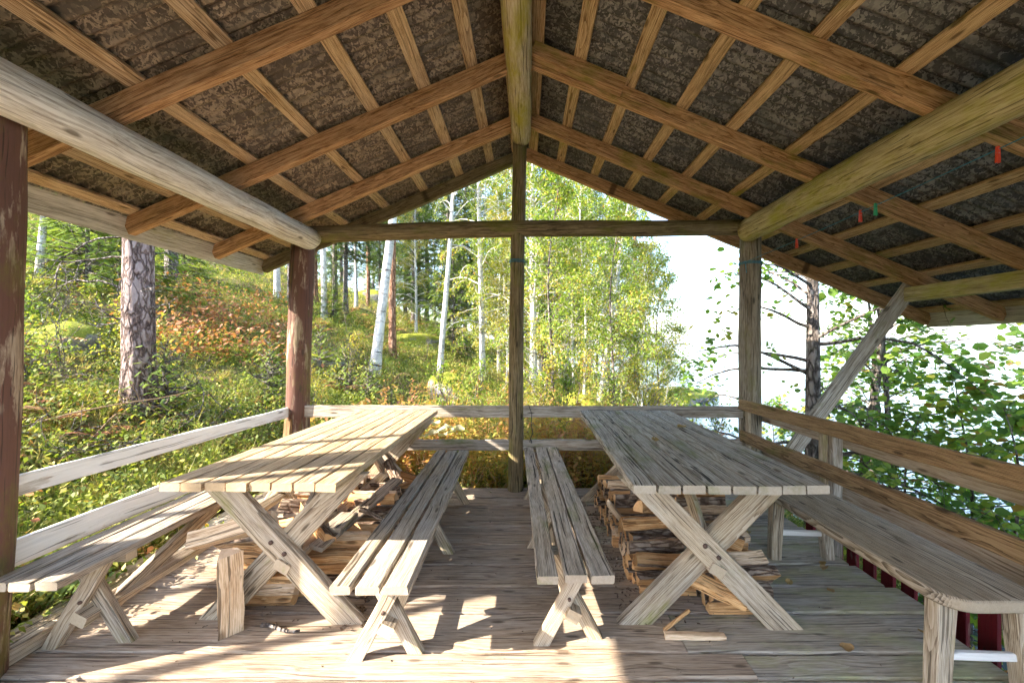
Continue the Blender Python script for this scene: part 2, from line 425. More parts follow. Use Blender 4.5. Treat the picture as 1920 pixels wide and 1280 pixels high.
def npmesh(name, V, F, mat, var=None, sm=False):
    """V (n,3), F (m,k) arrays -> mesh, with an optional per-vertex 'var' number"""
    me = bpy.data.meshes.new(name)
    V = np.ascontiguousarray(V, dtype=np.float32); F = np.ascontiguousarray(F, dtype=np.int32)
    me.vertices.add(len(V)); me.vertices.foreach_set('co', V.ravel())
    k = F.shape[1]
    me.loops.add(F.size); me.loops.foreach_set('vertex_index', F.ravel())
    me.polygons.add(len(F))
    me.polygons.foreach_set('loop_start', np.arange(0, F.size, k, dtype=np.int32))
    me.polygons.foreach_set('loop_total', np.full(len(F), k, dtype=np.int32))
    if var is not None:
        a = me.attributes.new('var', 'FLOAT', 'POINT'); a.data.foreach_set('value', np.ascontiguousarray(var, dtype=np.float32))
    for m_ in (mat if isinstance(mat, list) else [mat]): me.materials.append(m_)
    if sm: smooth(me)
    me.update(calc_edges=True)
    return me

def frame(p0, p1, up):
    p0 = Vector(p0); p1 = Vector(p1)
    x = (p1 - p0).normalized(); u = Vector(up)
    y = u.cross(x)
    if y.length < 1e-5: y = Vector((0, 1, 0)).cross(x)
    y.normalize(); z = x.cross(y)
    m = Matrix((x, y, z)).transposed().to_4x4()
    m.translation = (p0 + p1) * 0.5
    return m, (p1 - p0).length

def board(parent, name, p0, p1, w, t, mat, up=(0, 0, 1), cham=.004, jit=.0022, seg=.22, warp=0.0, skew=(0, 0), taper=1.0):
    """sawn timber from p0 to p1: length on local X, width w on Y, thickness t on Z (towards up)"""
    mw, L = frame(p0, p1, up)
    n = max(2, int(L / seg) + 1)
    rj = random.Random(hash((round(L, 4), round(p0[0], 3), round(p0[1], 3), round(p0[2], 3))) & 0xffff)
    prof = [(-1, -1, 1, 0), (1, -1, -1, 0), (1, -1, 0, 1), (1, 1, 0, -1), (1, 1, -1, 0), (-1, 1, 1, 0), (-1, 1, 0, -1), (-1, -1, 0, 1)]
    V = []; ph = rj.random() * 6
    for i in range(n + 1):
        s = i / n; x = (s - .5) * L
        end = i in (0, n)
        k = 1 + (taper - 1) * s
        oy = warp * math.sin(ph + s * 3.1); oz = warp * .5 * math.sin(ph * 2 + s * 4)
        for (a, b, ca, cb) in prof:
            yy = a * w * k / 2 + ca * cham + oy + rj.uniform(-jit, jit); zz = b * t / 2 + cb * cham + oz + rj.uniform(-jit, jit) * .5
            xx = x + (rj.uniform(-jit, jit) if end else 0)
            if i == 0: xx += skew[0] * yy + cham * .0
            if i == n: xx += skew[1] * yy
            V.append((xx, yy, zz))
    F = []
    for i in range(n):
        for k in range(8):
            k2 = (k + 1) % 8
            F.append((i * 8 + k, i * 8 + k2, (i + 1) * 8 + k2, (i + 1) * 8 + k))
    F.append(tuple(range(7, -1, -1))); F.append(tuple(n * 8 + k for k in range(8)))
    return link(name, pymesh(name, V, F, mat), parent, mw)

def logpole(parent, name, p0, p1, r0, r1, mat, sides=22, seg=.10, wob=.006, bend=0.0, flat=0.0, up=(0, 0, 1)):
    """round timber, a little crooked and lumpy"""
    mw, L = frame(p0, p1, up)
    n = max(3, int(L / seg))
    rj = random.Random(hash((round(L, 4), round(p0[0], 3), round(p0[1], 3))) & 0xffff)
    ph = [rj.uniform(0, 6.28) for _ in range(8)]
    V = []
    for i in range(n + 1):
        s = i / n; x = (s - .5) * L; r = r0 + (r1 - r0) * s
        cy = bend * math.sin(s * 3.14159) + wob * math.sin(ph[0] + s * 5); cz = wob * math.sin(ph[1] + s * 6.3)
        for k in range(sides):
            a = 2 * math.pi * k / sides
            rr = r * (1 + .035 * math.sin(2 * a + ph[2] + s * 3) + .02 * math.sin(3 * a + ph[3] - s * 7) + .012 * math.sin(5 * a + ph[4] + s * 17)
                      + .016 * math.sin(ph[5] + s * L * 9 + 2 * math.sin(a + ph[6])))
            y = rr * math.cos(a); z = rr * math.sin(a)
            if flat and z > r * flat: z = r * flat
            V.append((x, y + cy, z + cz))
    F = []
    for i in range(n):
        for k in range(sides):
            k2 = (k + 1) % sides
            F.append((i * sides + k, i * sides + k2, (i + 1) * sides + k2, (i + 1) * sides + k))
    me = None
    F.append(tuple(range(sides - 1, -1, -1))); F.append(tuple(n * sides + k for k in range(sides)))
    me = pymesh(name, V, F, mat, True)
    me.polygons[-1].use_smooth = False; me.polygons[-2].use_smooth = False
    return link(name, me, parent, mw)

def tube_vf(pts, rad, sides=6):
    """tapered tube along points (numpy), returns verts, quads"""
    pts = np.asarray(pts, float); n = len(pts); rad = np.broadcast_to(np.asarray(rad, float), (n,))
    d = np.gradient(pts, axis=0); d /= np.linalg.norm(d, axis=1)[:, None] + 1e-9
    ref = np.where(np.abs(d[:, 2:3]) > .9, np.array([[1., 0, 0]]), np.array([[0, 0, 1.]]))
    u = np.cross(ref, d); u /= np.linalg.norm(u, axis=1)[:, None] + 1e-9
    v = np.cross(d, u)
    a = np.arange(sides) * 2 * np.pi / sides
    V = pts[:, None, :] + rad[:, None, None] * (np.cos(a)[None, :, None] * u[:, None, :] + np.sin(a)[None, :, None] * v[:, None, :])
    i = np.arange(n - 1)[:, None] * sides; k = np.arange(sides)[None, :]; k2 = (k + 1) % sides
    F = np.stack([i + k, i + k2, i + sides + k2, i + sides + k], -1).reshape(-1, 4)
    return V.reshape(-1, 3), F

class Acc:
    def __init__(self): self.V = []; self.F = []; self.A = []; self.n = 0
    def add(self, V, F, a=0.0):
        self.V.append(V); self.F.append(F + self.n); self.n += len(V)
        self.A.append(np.broadcast_to(np.asarray(a, float), (len(V),)))
    def mesh(self, name, mat, sm=False, var=False):
        return npmesh(name, np.concatenate(self.V), np.concatenate(self.F), mat, np.concatenate(self.A) if var else None, sm)

def cord(parent, name, pts, r, mat, sides=6):
    V, F = tube_vf(pts, r, sides)
    return link(name, npmesh(name, V, F, mat, None, True), parent)

# templates for foliage: (k,3) verts with tip along +X, quads
LEAF = (np.array([(0, 0, 0), (.38, .30, .06), (1, 0, -.05), (.38, -.30, .06)]), np.array([(0, 1, 2, 3)]))
LEAF_ROUND = (np.array([(0, 0, 0), (.25, .36, .07), (.72, .42, .08), (1, .05, -.04), (.72, -.42, .08), (.25, -.36, .07), (.5, 0, -.02)]),
              np.array([(0, 6, 2, 1), (6, 3, 3, 2), (0, 5, 4, 6), (6, 4, 3, 3)]))
LEAF_ROUND = (LEAF_ROUND[0], np.array([(0, 6, 2, 1), (0, 5, 4, 6), (6, 4, 3, 2)]))

def scatter(tmpl, pos, rot, size, var):
    """many transformed copies of a template as one set of arrays. rot (n,3,3), size (n,) or (n,3)"""
    tv, tf = tmpl
    n = len(pos); k = len(tv)
    size = np.asarray(size, float)
    if size.ndim == 1: size = size[:, None]
    loc = tv[None] * (size[:, None, :] if size.shape[1] == 3 else size[:, :, None])
    V = np.einsum('nij,nkj->nki', rot, loc) + pos[:, None, :]
    F = tf[None] + (np.arange(n) * k)[:, None, None]
    return V.reshape(-1, 3), F.reshape(-1, tf.shape[1]), np.repeat(var, k)

def rots(n, tilt=.6, rng=RNG, az=None):
    """random leaf frames: X = pointing way, Z = leaf normal, tilted about up"""
    az = rng.uniform(0, 2 * np.pi, n) if az is None else az
    pit = rng.normal(-.25, tilt, n); rol = rng.normal(0, tilt, n)
    ca, sa, cp, sp, cr, sr = np.cos(az), np.sin(az), np.cos(pit), np.sin(pit), np.cos(rol), np.sin(rol)
    R = np.empty((n, 3, 3))
    x = np.stack([ca * cp, sa * cp, sp], -1)
    y0 = np.stack([-sa, ca, np.zeros(n)], -1); z0 = np.cross(x, y0)
    y = y0 * cr[:, None] + z0 * sr[:, None]; z = np.cross(x, y)
    R[:, :, 0] = x; R[:, :, 1] = y; R[:, :, 2] = z
    return R

# ------------------------------------------------------------ terrain
def sstep(a, b, x):
    t = np.clip((x - a) / (b - a), 0, 1); return t * t * (3 - 2 * t)

def bumps(x, y):
    return (.5 * np.sin(x * .9 + 1.3 * np.sin(y * .5)) * np.sin(y * .7 + .4) + .32 * np.sin(x * 2.1 + y * 1.3 + 1) * np.sin(y * 1.9 - x * .8)
            + .18 * np.sin(x * 4.3 - y * 2.2) * np.sin(y * 3.7 + x * 1.5 + 2))

WATER_Z = -1.9
def ground(x, y):
    x = np.asarray(x, float); y = np.asarray(y, float)
    l = np.maximum(-x - 2.15, 0)
    hill = .37 * np.where(l < 24, l, 24 + 6 * np.tanh((l - 24) / 6))
    yr = np.clip(y - 5, 0, 26)
    rise = .05 * yr * (1 / (1 + np.exp((x - .5) / 1.6)))
    z = -.07 + hill + rise
    z = z - sstep(31, 75, y) * (hill + rise) * .8
    xs = 5.2 + .13 * np.clip(y, -10, 60)
    z = z - 2.5 * sstep(.9, xs + 1.0, x) - .25 * np.clip(x - xs - 1, 0, 40)
    away = np.clip(np.maximum(np.maximum(np.abs(x) - 2.5, y - 4.2), 0) / 2.5, 0, 1)
    z = z + .30 * bumps(x, y) * away
    under = (1 - sstep(2.15, 2.45, np.abs(x))) * (1 - sstep(3.85, 4.3, y))
    z = z * (1 - under) + np.minimum(z, -.42) * under
    side = sstep(1.9, 2.6, x) * (1 - sstep(3.5, 5, y))
    z = z - .28 * side
    return z

gx = np.unique(np.concatenate([np.linspace(-4000, -120, 12), np.linspace(-120, -34, 24), np.linspace(-34, -9, 84), np.linspace(-9, 9, 150), np.linspace(9, 30, 42), np.linspace(30, 200, 18), np.linspace(200, 4000, 8)]))
gy = np.unique(np.concatenate([np.linspace(-2000, -60, 8), np.linspace(-60, -6, 24), np.linspace(-6, 12, 140), np.linspace(12, 40, 90), np.linspace(40, 120, 26), np.linspace(120, 5000, 12)]))
GX, GY = np.meshgrid(gx, gy)
GZ = ground(GX, GY)
nx = len(gx)
ii = (np.arange(len(gy) - 1)[:, None] * nx + np.arange(nx - 1)[None, :]).ravel()
o = link('ground', npmesh('ground', np.stack([GX, GY, GZ], -1).reshape(-1, 3), np.stack([ii, ii + 1, ii + nx + 1, ii + nx], -1), M['ground'], None, True))
tag(o, kind='structure')
wy = 6000.0
o = link('lake_water', pymesh('lake_water', [(-20, -3000, WATER_Z), (wy, -3000, WATER_Z), (wy, wy, WATER_Z), (-20, wy, WATER_Z)], [(0, 1, 2, 3)], M['water']))
tag(o, kind='structure')

# far wooded shore across the lake
V = []; F = []
xs_ = np.linspace(-300, 3200, 90)
for i, x in enumerate(xs_):
    h = 26 + 16 * math.sin(x * .0045 + 1) + 7 * math.sin(x * .017) + 3 * math.sin(x * .09) + random.uniform(-1.5, 1.5)
    y = 1900 + 120 * math.sin(x * .003)
    V += [(x, y - 40, WATER_Z - 3), (x, y, h * .55), (x, y + 60, h), (x, y + 400, -3)]
for i in range(len(xs_) - 1):
    for k in range(3):
        F.append((i * 4 + k, (i + 1) * 4 + k, (i + 1) * 4 + k + 1, i * 4 + k + 1))
o = link('hills', pymesh('hills', V, F, M['farwood'], True))
tag(o, kind='structure')

# ------------------------------------------------------------ the shelter
SH = empty('picnic_shelter', (0, 1.3, 0))
tag(SH, 'open timber picnic shelter with corrugated iron roof, log beams and plank deck', 'shelter')

# deck
seams = [-1.25, -.98, -.72, -.45, -.2, .07, .33, .6, .87, 1.13, 1.39, 1.644, 1.784, 2.048, 2.275, 2.502, 2.765, 3.035, 3.235, 3.431, 3.61, 3.86]
rd = random.Random(4)
for a, b in zip(seams[:-1], seams[1:]):
    xr = 2.02 + rd.uniform(-.035, .06)
    # each board is sawn in two lengths that butt under the tables
    cut = rd.choice([.52, .72, .95])
    zz = rd.uniform(-.004, .004)
    board(SH, 'floor_plank', (-2.23, (a + b) / 2, -.026 + zz), (cut - .003, (a + b) / 2, -.026 + zz), b - a - .011, .052, M['deck'], cham=.007, jit=.003, seg=.16)
    board(SH, 'floor_plank', (cut, (a + b) / 2, -.025 - zz), (xr, (a + b) / 2, -.025 - zz), b - a - .011, .05, M['deck_green'], cham=.008, jit=.0035, seg=.16)
for x in (-1.9, -.6, .7, 1.8):
    board(SH, 'floor_joist', (x, -1.2, -.135), (x, 3.82, -.135), .1, .16, M['deck'])
board(SH, 'edge_sill', (-2.245, 1.66, .01), (-2.245, 3.7, .012), .155, .12, M['tan_bench'], jit=.003)

# posts
def post(x0, y0, z0, x1, y1, z1, r0, r1, mat):
    return logpole(SH, 'post', (x0, y0, z0), (x1, y1, z1), r0, r1, mat, up=(0, 1, 0), wob=.005)
post(-2.175, 3.82, -.3, -2.095, 3.82, 2.29, .108, .1, M['post'])
post(-2.245, 1.62, -.3, -2.135, 1.62, 2.29, .108, .1, M['post'])
post(-2.2, -.75, -.3, -2.12, -.75, 2.29, .105, .1, M['post'])
post(2.115, 3.82, -.8, 2.12, 3.82, 2.36, .096, .09, M['post_grey'])
post(2.13, 1.55, -.8, 2.13, 1.55, 2.36, .096, .09, M['post_grey'])
post(2.13, -.75, -.8, 2.13, -.75, 2.36, .096, .09, M['post_grey'])
post(-.098, 3.80, -.05, -.055, 3.80, 3.26, .069, .066, M['beam_dark'])

# log beams
logpole(SH, 'log_beam', (-2.0, 3.74, 2.338), (-2.03, -1.3, 2.338), .103, .102, M['log_silver'], sides=28, seg=.07)
logpole(SH, 'log_beam', (2.05, 3.74, 2.412), (2.06, -1.3, 2.412), .104, .106, M['log_moss'], sides=28, seg=.07)
logpole(SH, 'ridge_log', (-.042, 3.74, 3.285), (-.062, -1.3, 3.285), .092, .088, M['ridge'], sides=28, seg=.07)
logpole(SH, 'cross_beam', (-2.02, 3.795, 2.40), (2.06, 3.795, 2.468), .076, .071, M['beam_dark'], sides=22, seg=.12, wob=.009)

# roof: rafters, battens, corrugated sheets
ZP, SL, SR = 3.302, .432, .411                       # underside of rafters at the ridge, slopes
EL, ER = -2.76, 4.24                               # eaves
RT, RW = .118, .056
def zl(x): return ZP - SL * abs(x)
def zr(x): return ZP - SR * abs(x)
cl = 1 / math.sqrt(1 + SL * SL); cr = 1 / math.sqrt(1 + SR * SR)
rafter_y = [4.27, 3.60, 2.82, 1.99, 1.15, .3, -.5, -1.26]
for i, y in enumerate(rafter_y):
    mat_l = M['beam_dark'] if i == 0 else M['rafter']
    mat_r = M['rafter_moss'] if i else M['rafter']
    hz = RT / 2
    x0 = -.0 if i == 0 else -.06
    board(SH, 'rafter', (x0, y, zl(x0) + hz / cl), (EL, y, zl(EL) + hz / cl), RW, RT, mat_l, up=(0, 0, 1), seg=.3, jit=.003)
    x0 = -.0 if i == 0 else .0
    board(SH, 'rafter', (x0, y - .0, zr(x0) + hz / cr), (ER, y, zr(ER) + hz / cr), RW, RT, mat_r, up=(0, 0, 1), seg=.3, jit=.003)
# short packing piece nailed beside one rafter
board(SH, 'rafter_splice', (.05, 2.755, zr(.05) + .075), (.67, 2.755, zr(.67) + .075), .07, .095, M['rafter_moss'], up=(0, 0, 1))
BT = .026
bl = [-.10, -.37, -.695, -1.06, -1.465, -1.89, -2.42, -2.70]
for x in bl:
    z = zl(x) + (RT + BT / 2) / cl
    for (ya, yb) in ((4.31, 2.02), (2.01, -1.3)):
        board(SH, 'batten', (x, ya, z), (x + random.uniform(-.012, .012), yb, z), .092 + random.uniform(-.01, .008), BT, M['batten'], up=(-SL, 0, 1), seg=.3)
br = [.085, .37, .725, 1.08, 1.43, 1.84, 2.40, 2.765, 3.15, 3.54, 3.91, 4.19]
for x in br:
    z = zr(x) + (RT + BT / 2) / cr
    for (ya, yb) in ((4.31, 2.02), (2.01, -1.3)):
        board(SH, 'batten', (x, ya, z), (x + random.uniform(-.012, .012), yb, z), .092 + random.uniform(-.01, .008), BT, M['batten_moss'], up=(SR, 0, 1), seg=.3)

def corrugated(name, y0, y1, xa, xb, slope, lift, mat):
    pitch = .076; amp = .016
    ny = int(round((y1 - y0) / pitch * 8)); nl = 8
    V = []; F = []
    c = 1 / math.sqrt(1 + slope * slope)
    for j in range(nl + 1):
        x = xa + (xb - xa) * j / nl
        for i in range(ny + 1):
            y = y0 + (y1 - y0) * i / ny
            h = amp * math.cos(2 * math.pi * y / pitch)
            n = Vector((slope * (1 if x + xb > 0 else -1), 0, 1)).normalized()
            z = ZP - slope * abs(x) + (RT + BT) / c + lift + .012
            V.append((x, y, z + h))
    W = ny + 1
    for j in range(nl):
        for i in range(ny):
            F.append((j * W + i, j * W + i + 1, (j + 1) * W + i + 1, (j + 1) * W + i))
    me = pymesh(name, V, F, mat, True)
    o = link(name, me, SH)
    md = o.modifiers.new('thickness', 'SOLIDIFY'); md.thickness = .0012; md.offset = 1 if xb > 0 else -1
    return o
k = 0
y = -1.37
while y < 4.25:
    y1 = min(y + .912, 4.36)
    corrugated('roof_sheet', y, y1, 0.0, EL - .06, SL, .004 * (k % 2) + .001, M['sheet_l'])
    corrugated('roof_sheet', y, y1, 0.0, ER + .06, SR, .004 * (k % 2) + .001, M['sheet_r'])
    y += .836; k += 1
board(SH, 'ridge_cap', (0, -1.37, ZP + .215), (0, 4.36, ZP + .215), .26, .012, M['sheet_r'])

# eave boards
board(SH, 'fascia_board', (EL - .016, -1.3, zl(EL) + .062), (EL - .016, 4.3, zl(EL) + .062), .15, .026, M['fascia'], up=(-1, 0, .28), seg=.4)
board(SH, 'fascia_board', (ER + .016, -1.3, zr(ER) + .068), (ER + .016, 4.3, zr(ER) + .068), .165, .026, M['fascia'], up=(1, 0, .2), seg=.4)

# beam under the long eave and its strut
board(SH, 'eave_beam', (3.47, 3.72, 1.81), (3.49, -1.2, 1.81), .105, .125, M['log_moss'])
board(SH, 'strut', (3.505, 3.68, 1.90), (2.07, 3.70, -.12), .125, .05, M['rail_grey'], up=(0, -1, 0), skew=(.4, 0))
post(3.49, -1.1, -2.0, 3.49, -1.1, 1.76, .07, .06, M['post_grey'])

# railings
def rail(p0, p1, w, t, mat, up): return board(SH, 'rail_board', p0, p1, w, t, mat, up=up, jit=.003, warp=.004)
rail((-2.2, 1.66, .742), (-2.185, 3.76, .742), .088, .026, M['rail_white'], (1, 0, 0))
rail((-2.2, 1.66, .455), (-2.185, 3.76, .452), .115, .026, M['rail_white'], (1, 0, 0))
rail((-2.12, 3.79, .735), (2.1, 3.79, .735), .108, .028, M['rail_grey'], (0, -1, 0))
rail((-2.12, 3.79, .425), (2.1, 3.79, .432), .10, .028, M['rail_grey'], (0, -1, 0))
rail((2.235, -.75, .69), (2.235, 3.84, .69), .115, .026, M['rail_tan'], (-1, 0, 0))
rail((2.235, -.75, .335), (2.235, 3.84, .335), .115, .026, M['rail_tan'], (-1, 0, 0))
board(SH, 'rail_stay', (-2.19, 3.64, .02), (-2.165, 3.71, .68), .06, .035, M['rail_brown'], up=(0, -1, 0))
for y in (2.70, 1.62, .4):
    board(SH, 'rail_upright', (2.06, y, -.3), (2.06, y, .80), .065, .06, M['rail_grey'], up=(0, -1, 0))

# ------------------------------------------------------------ tables and benches
def leg(parent, x0, z0, x1, z1, y, w, t, mat, name='leg', tilt=0.0):
    """slanting leg in the XZ plane with level-cut ends"""
    d = Vector((x1 - x0, tilt, z1 - z0)).normalized(); u = Vector((0, -1, 0)); yv = u.cross(d).normalized()
    sk = -yv.z / d.z if abs(d.z) > .1 else 0
    return board(parent, name, (x0, y, z0), (x1, y + tilt, z1), w, t, mat, up=(0, -1, 0), skew=(sk, sk), cham=.004, jit=.002)

def bolt(parent, x, y, z, r=.011):
    V, F = tube_vf([(x, y, z), (x, y - .008, z), (x, y - .0085, z)], [r, r, r * .05], 8)
    return link('bolt', npmesh('bolt', V, F, M['rust']), parent)

def table(label, xn, xf, y0, y1, zt, mat, legmat, tr_n, tr_f, nx0, nx1):
    T = empty('picnic_table', ((xn[0] + xn[1]) / 2, (y0 + y1) / 2, 0))
    tag(T, label, 'table')
    n = 8
    for i in range(n):
        a0 = xn[0] + (xn[1] - xn[0]) * (i + .5) / n; a1 = xf[0] + (xf[1] - xf[0]) * (i + .5) / n
        w = (xn[1] - xn[0]) / n - .009
        board(T, 'plank', (a0, y0 + random.uniform(-.006, .008), zt - .018), (a1, y1 + random.uniform(-.01, .01), zt - .018), w, .036, mat, cham=.003, jit=.0016, seg=.14)
    def xc(y): s = (y - y0) / (y1 - y0); return [xn[k] + (xf[k] - xn[k]) * s for k in (0, 1)]
    for (y, front) in ((tr_n, True), (tr_f, False)):
        l, r = xc(y)
        l += nx0; r += nx1
        board(T, 'cleat', (l + .03, y + .075, zt - .066), (r - .03, y + .075, zt - .066), .06, .058, legmat, up=(0, 0, 1))
        a = leg(T, l + .05, zt - .04, r - .055, 0.001, y, .118, .046, legmat)
        b = leg(T, r - .05, zt - .04, l + .05, 0.001, y + .034 if front else y + .036, .118, .046, legmat)
        cx = (l + r) / 2
        bolt(a, cx - .035, y - .023, .40); bolt(a, cx + .03, y - .023, .345)
        bolt(a, l + .11, y - .023, zt - .10)
    l, r = xc((y0 + y1) / 2); cx = (l + r) / 2
    l0, r0 = xc(tr_n); l1, r1 = xc(tr_f)
    board(T, 'stretcher', ((l0 + r0) / 2 + nx0 * .6 + .02, tr_n - .035, .285), ((l1 + r1) / 2 + .02, tr_f + .06, .285), .075, .05, legmat, up=(.6, 0, 1))
    board(T, 'brace', (cx + .02, tr_n + .08, .34), (cx + .02, tr_n + .50, zt - .05), .09, .03, legmat, up=(1, 0, 0))
    board(T, 'brace', (cx + .02, tr_f - .08, .34), (cx + .02, tr_f - .50, zt - .05), .09, .03, legmat, up=(1, 0, 0))
    return T

table('sunlit tan plank picnic table standing beside the white side railing', (-1.585, -.808), (-1.56, -.803), 1.744, 3.72, .758,
      M['tan'], M['leg'], 1.985, 3.42, .0, .0)
table('weathered grey plank picnic table in shade with two dry leaves on top', (.455, 1.294), (.497, 1.318), 1.713, 3.72, .758,
      M['greytop'], M['leg'], 1.95, 3.50, .02, .0)

def trestle_bench(label, xn, xf, y0, y1, zt, planks, mat, legmat, trs, spread, foot):
    T = empty('trestle_bench', ((xn[0] + xn[1]) / 2, (y0 + y1) / 2, 0))
    tag(T, label, 'bench')
    W0 = xn[1] - xn[0]; W1 = xf[1] - xf[0]
    for (a, b) in planks:
        board(T, 'plank', (xn[0] + W0 * (a + b) / 2, y0 + random.uniform(-.004, .006), zt - .017), (xf[0] + W1 * (a + b) / 2, y1 + random.uniform(-.008, .008), zt - .017),
              (b - a) * (W0 + W1) / 2, .034, mat, cham=.004, jit=.002, seg=.12)
    for y in trs:
        s = (y - y0) / (y1 - y0); l = xn[0] + (xf[0] - xn[0]) * s; r = xn[1] + (xf[1] - xn[1]) * s; cx = (l + r) / 2
        fl = leg(T, cx + spread, zt - .034, cx - foot, .001, y, .062, .04, legmat)
        leg(T, cx - spread, zt - .034, cx + foot, .001, y + .042, .062, .04, legmat)
        board(T, 'cleat', (cx - W0 * .42, y + .09, zt - .058), (cx + W0 * .42, y + .09, zt - .058), .05, .046, legmat)
        bolt(fl, cx, y - .02, zt * .5, .008)
    cx0 = (xn[0] + xn[1]) / 2 + .01; cx1 = (xf[0] + xf[1]) / 2 + .01
    board(T, 'stretcher', (cx0, trs[0] - .04, .145), (cx1, trs[-1] + .07, .145), .065, .05, legmat, up=(.5, 0, 1))
    return T

P3 = [(0, .285), (.34, .645), (.68, 1.0)]
trestle_bench('plank bench half in sun between sunlit table and deck aisle', (-.755, -.451), (-.783, -.50), 1.559, 3.59, .425, [(0, .26), (.33, .64), (.69, 1.0)],
              M['tan_bench'], M['leg'], (1.75, 2.60, 3.43), .085, .125)
trestle_bench('shaded grey plank bench beside the aisle and the grey table', (.047, .3615), (-.01, .29), 1.631, 3.70, .425, [(0, .275), (.355, .655), (.69, 1.0)],
              M['greybench'], M['leg'], (1.842, 2.72, 3.58), .085, .125)
B = trestle_bench('plank bench on the grassy side of the sunlit table against white rails', (-2.115, -1.833), (-2.115, -1.833), 1.583, 3.5, .425, [(0, .31), (.345, .655), (.685, 1.0)],
              M['tan_bench'], M['leg'], (1.82, 3.25), .085, .15)
board(B, 'brace', (-1.965, 1.90, .12), (-1.965, 2.75, .395), .075, .035, M['leg'], up=(1, 0, 0))

# heavy single-plank bench with a back of two boards
RB = empty('backed_bench', (1.74, 2.1, 0))
tag(RB, 'long bench of one rounded plank with brown back boards along lake railing', 'bench')
def seat_mesh():
    # outline of the plank with rounded near corners, length on X
    x0, x1, y0, y1, rad = -.70, .72, -.19, .19, .10
    pts = [(x1, y0), (x1, y1)]
    for k in range(9):
        a = math.pi / 2 + k * math.pi / 16
        pts.append((x0 + rad + rad * math.cos(a), y1 - rad + rad * math.sin(a)))
    for k in range(5):
        a = math.pi + k * math.pi / 8
        pts.append((x0 + rad * .5 + rad * .5 * math.cos(a), y0 + rad * .5 + rad * .5 * math.sin(a)))
    bm = bmesh.new()
    vs = [bm.verts.new((x, y, -.024)) for x, y in pts]
    f = bm.faces.new(vs)
    r = bmesh.ops.extrude_face_region(bm, geom=[f])
    bmesh.ops.translate(bm, verts=[v for v in r['geom'] if isinstance(v, bmesh.types.BMVert)], vec=(0, 0, .048))
    bmesh.ops.recalc_face_normals(bm, faces=bm.faces)
    ed = [e for e in bm.edges if abs(e.verts[0].co.z - e.verts[1].co.z) < .001]
    bmesh.ops.bevel(bm, geom=ed, offset=.014, segments=3, affect='EDGES', profile=.6)
    me = bpy.data.meshes.new('seat'); bm.to_mesh(me); bm.free()
    me.materials.append(M['seatwood'])
    return me
M['seatwood'] = wood('ringed_seat_plank', (.12, .085, .05), (.31, .235, .155), (.48, .395, .295), grey=.3, crack=.5, ring=.7, stain=.3, vary=.05)
# grain runs along the deck: local X -> world Y, local Y -> world -X (inner edge)
mw = Matrix(((0, -1, 0, 1.728), (1, 0, 0, 2.16), (0, 0, 1, .405), (0, 0, 0, 1)))
link('seat', seat_mesh(), RB, mw)
for (y, sgn) in ((1.56, 1), (2.58, 1)):
    board(RB, 'leg', (1.60, y, .385), (1.583, y, 0.0), .075, .058, M['leg'], up=(0, -1, 0), taper=.82)
    board(RB, 'leg', (1.885, y, .385), (1.925, y, 0.0), .07, .058, M['leg'], up=(0, -1, 0), taper=.82)
    board(RB, 'cross_rail', (1.60, y, .36), (1.88, y, .36), .04, .03, M['rail_white'], up=(0, -1, 0))
    board(RB, 'stretcher', (1.595, y, .165), (1.905, y, .155), .03, .022, M['rail_white'], up=(0, -1, 0))
board(RB, 'back_board', (1.985, 1.2, .822), (1.985, 3.745, .81), .096, .032, M['rail_brown'], up=(-1, 0, 0), jit=.003)
board(RB, 'back_board', (1.975, 1.2, .53), (1.975, 3.70, .53), .098, .032, M['rail_brown'], up=(-1, 0, 0), jit=.003)
for y in (3.66, 2.74, 1.58):
    board(RB, 'back_upright', (2.018, y, -.06), (2.012, y, .78), .055, .026, M['leg'], up=(-1, 0, 0))

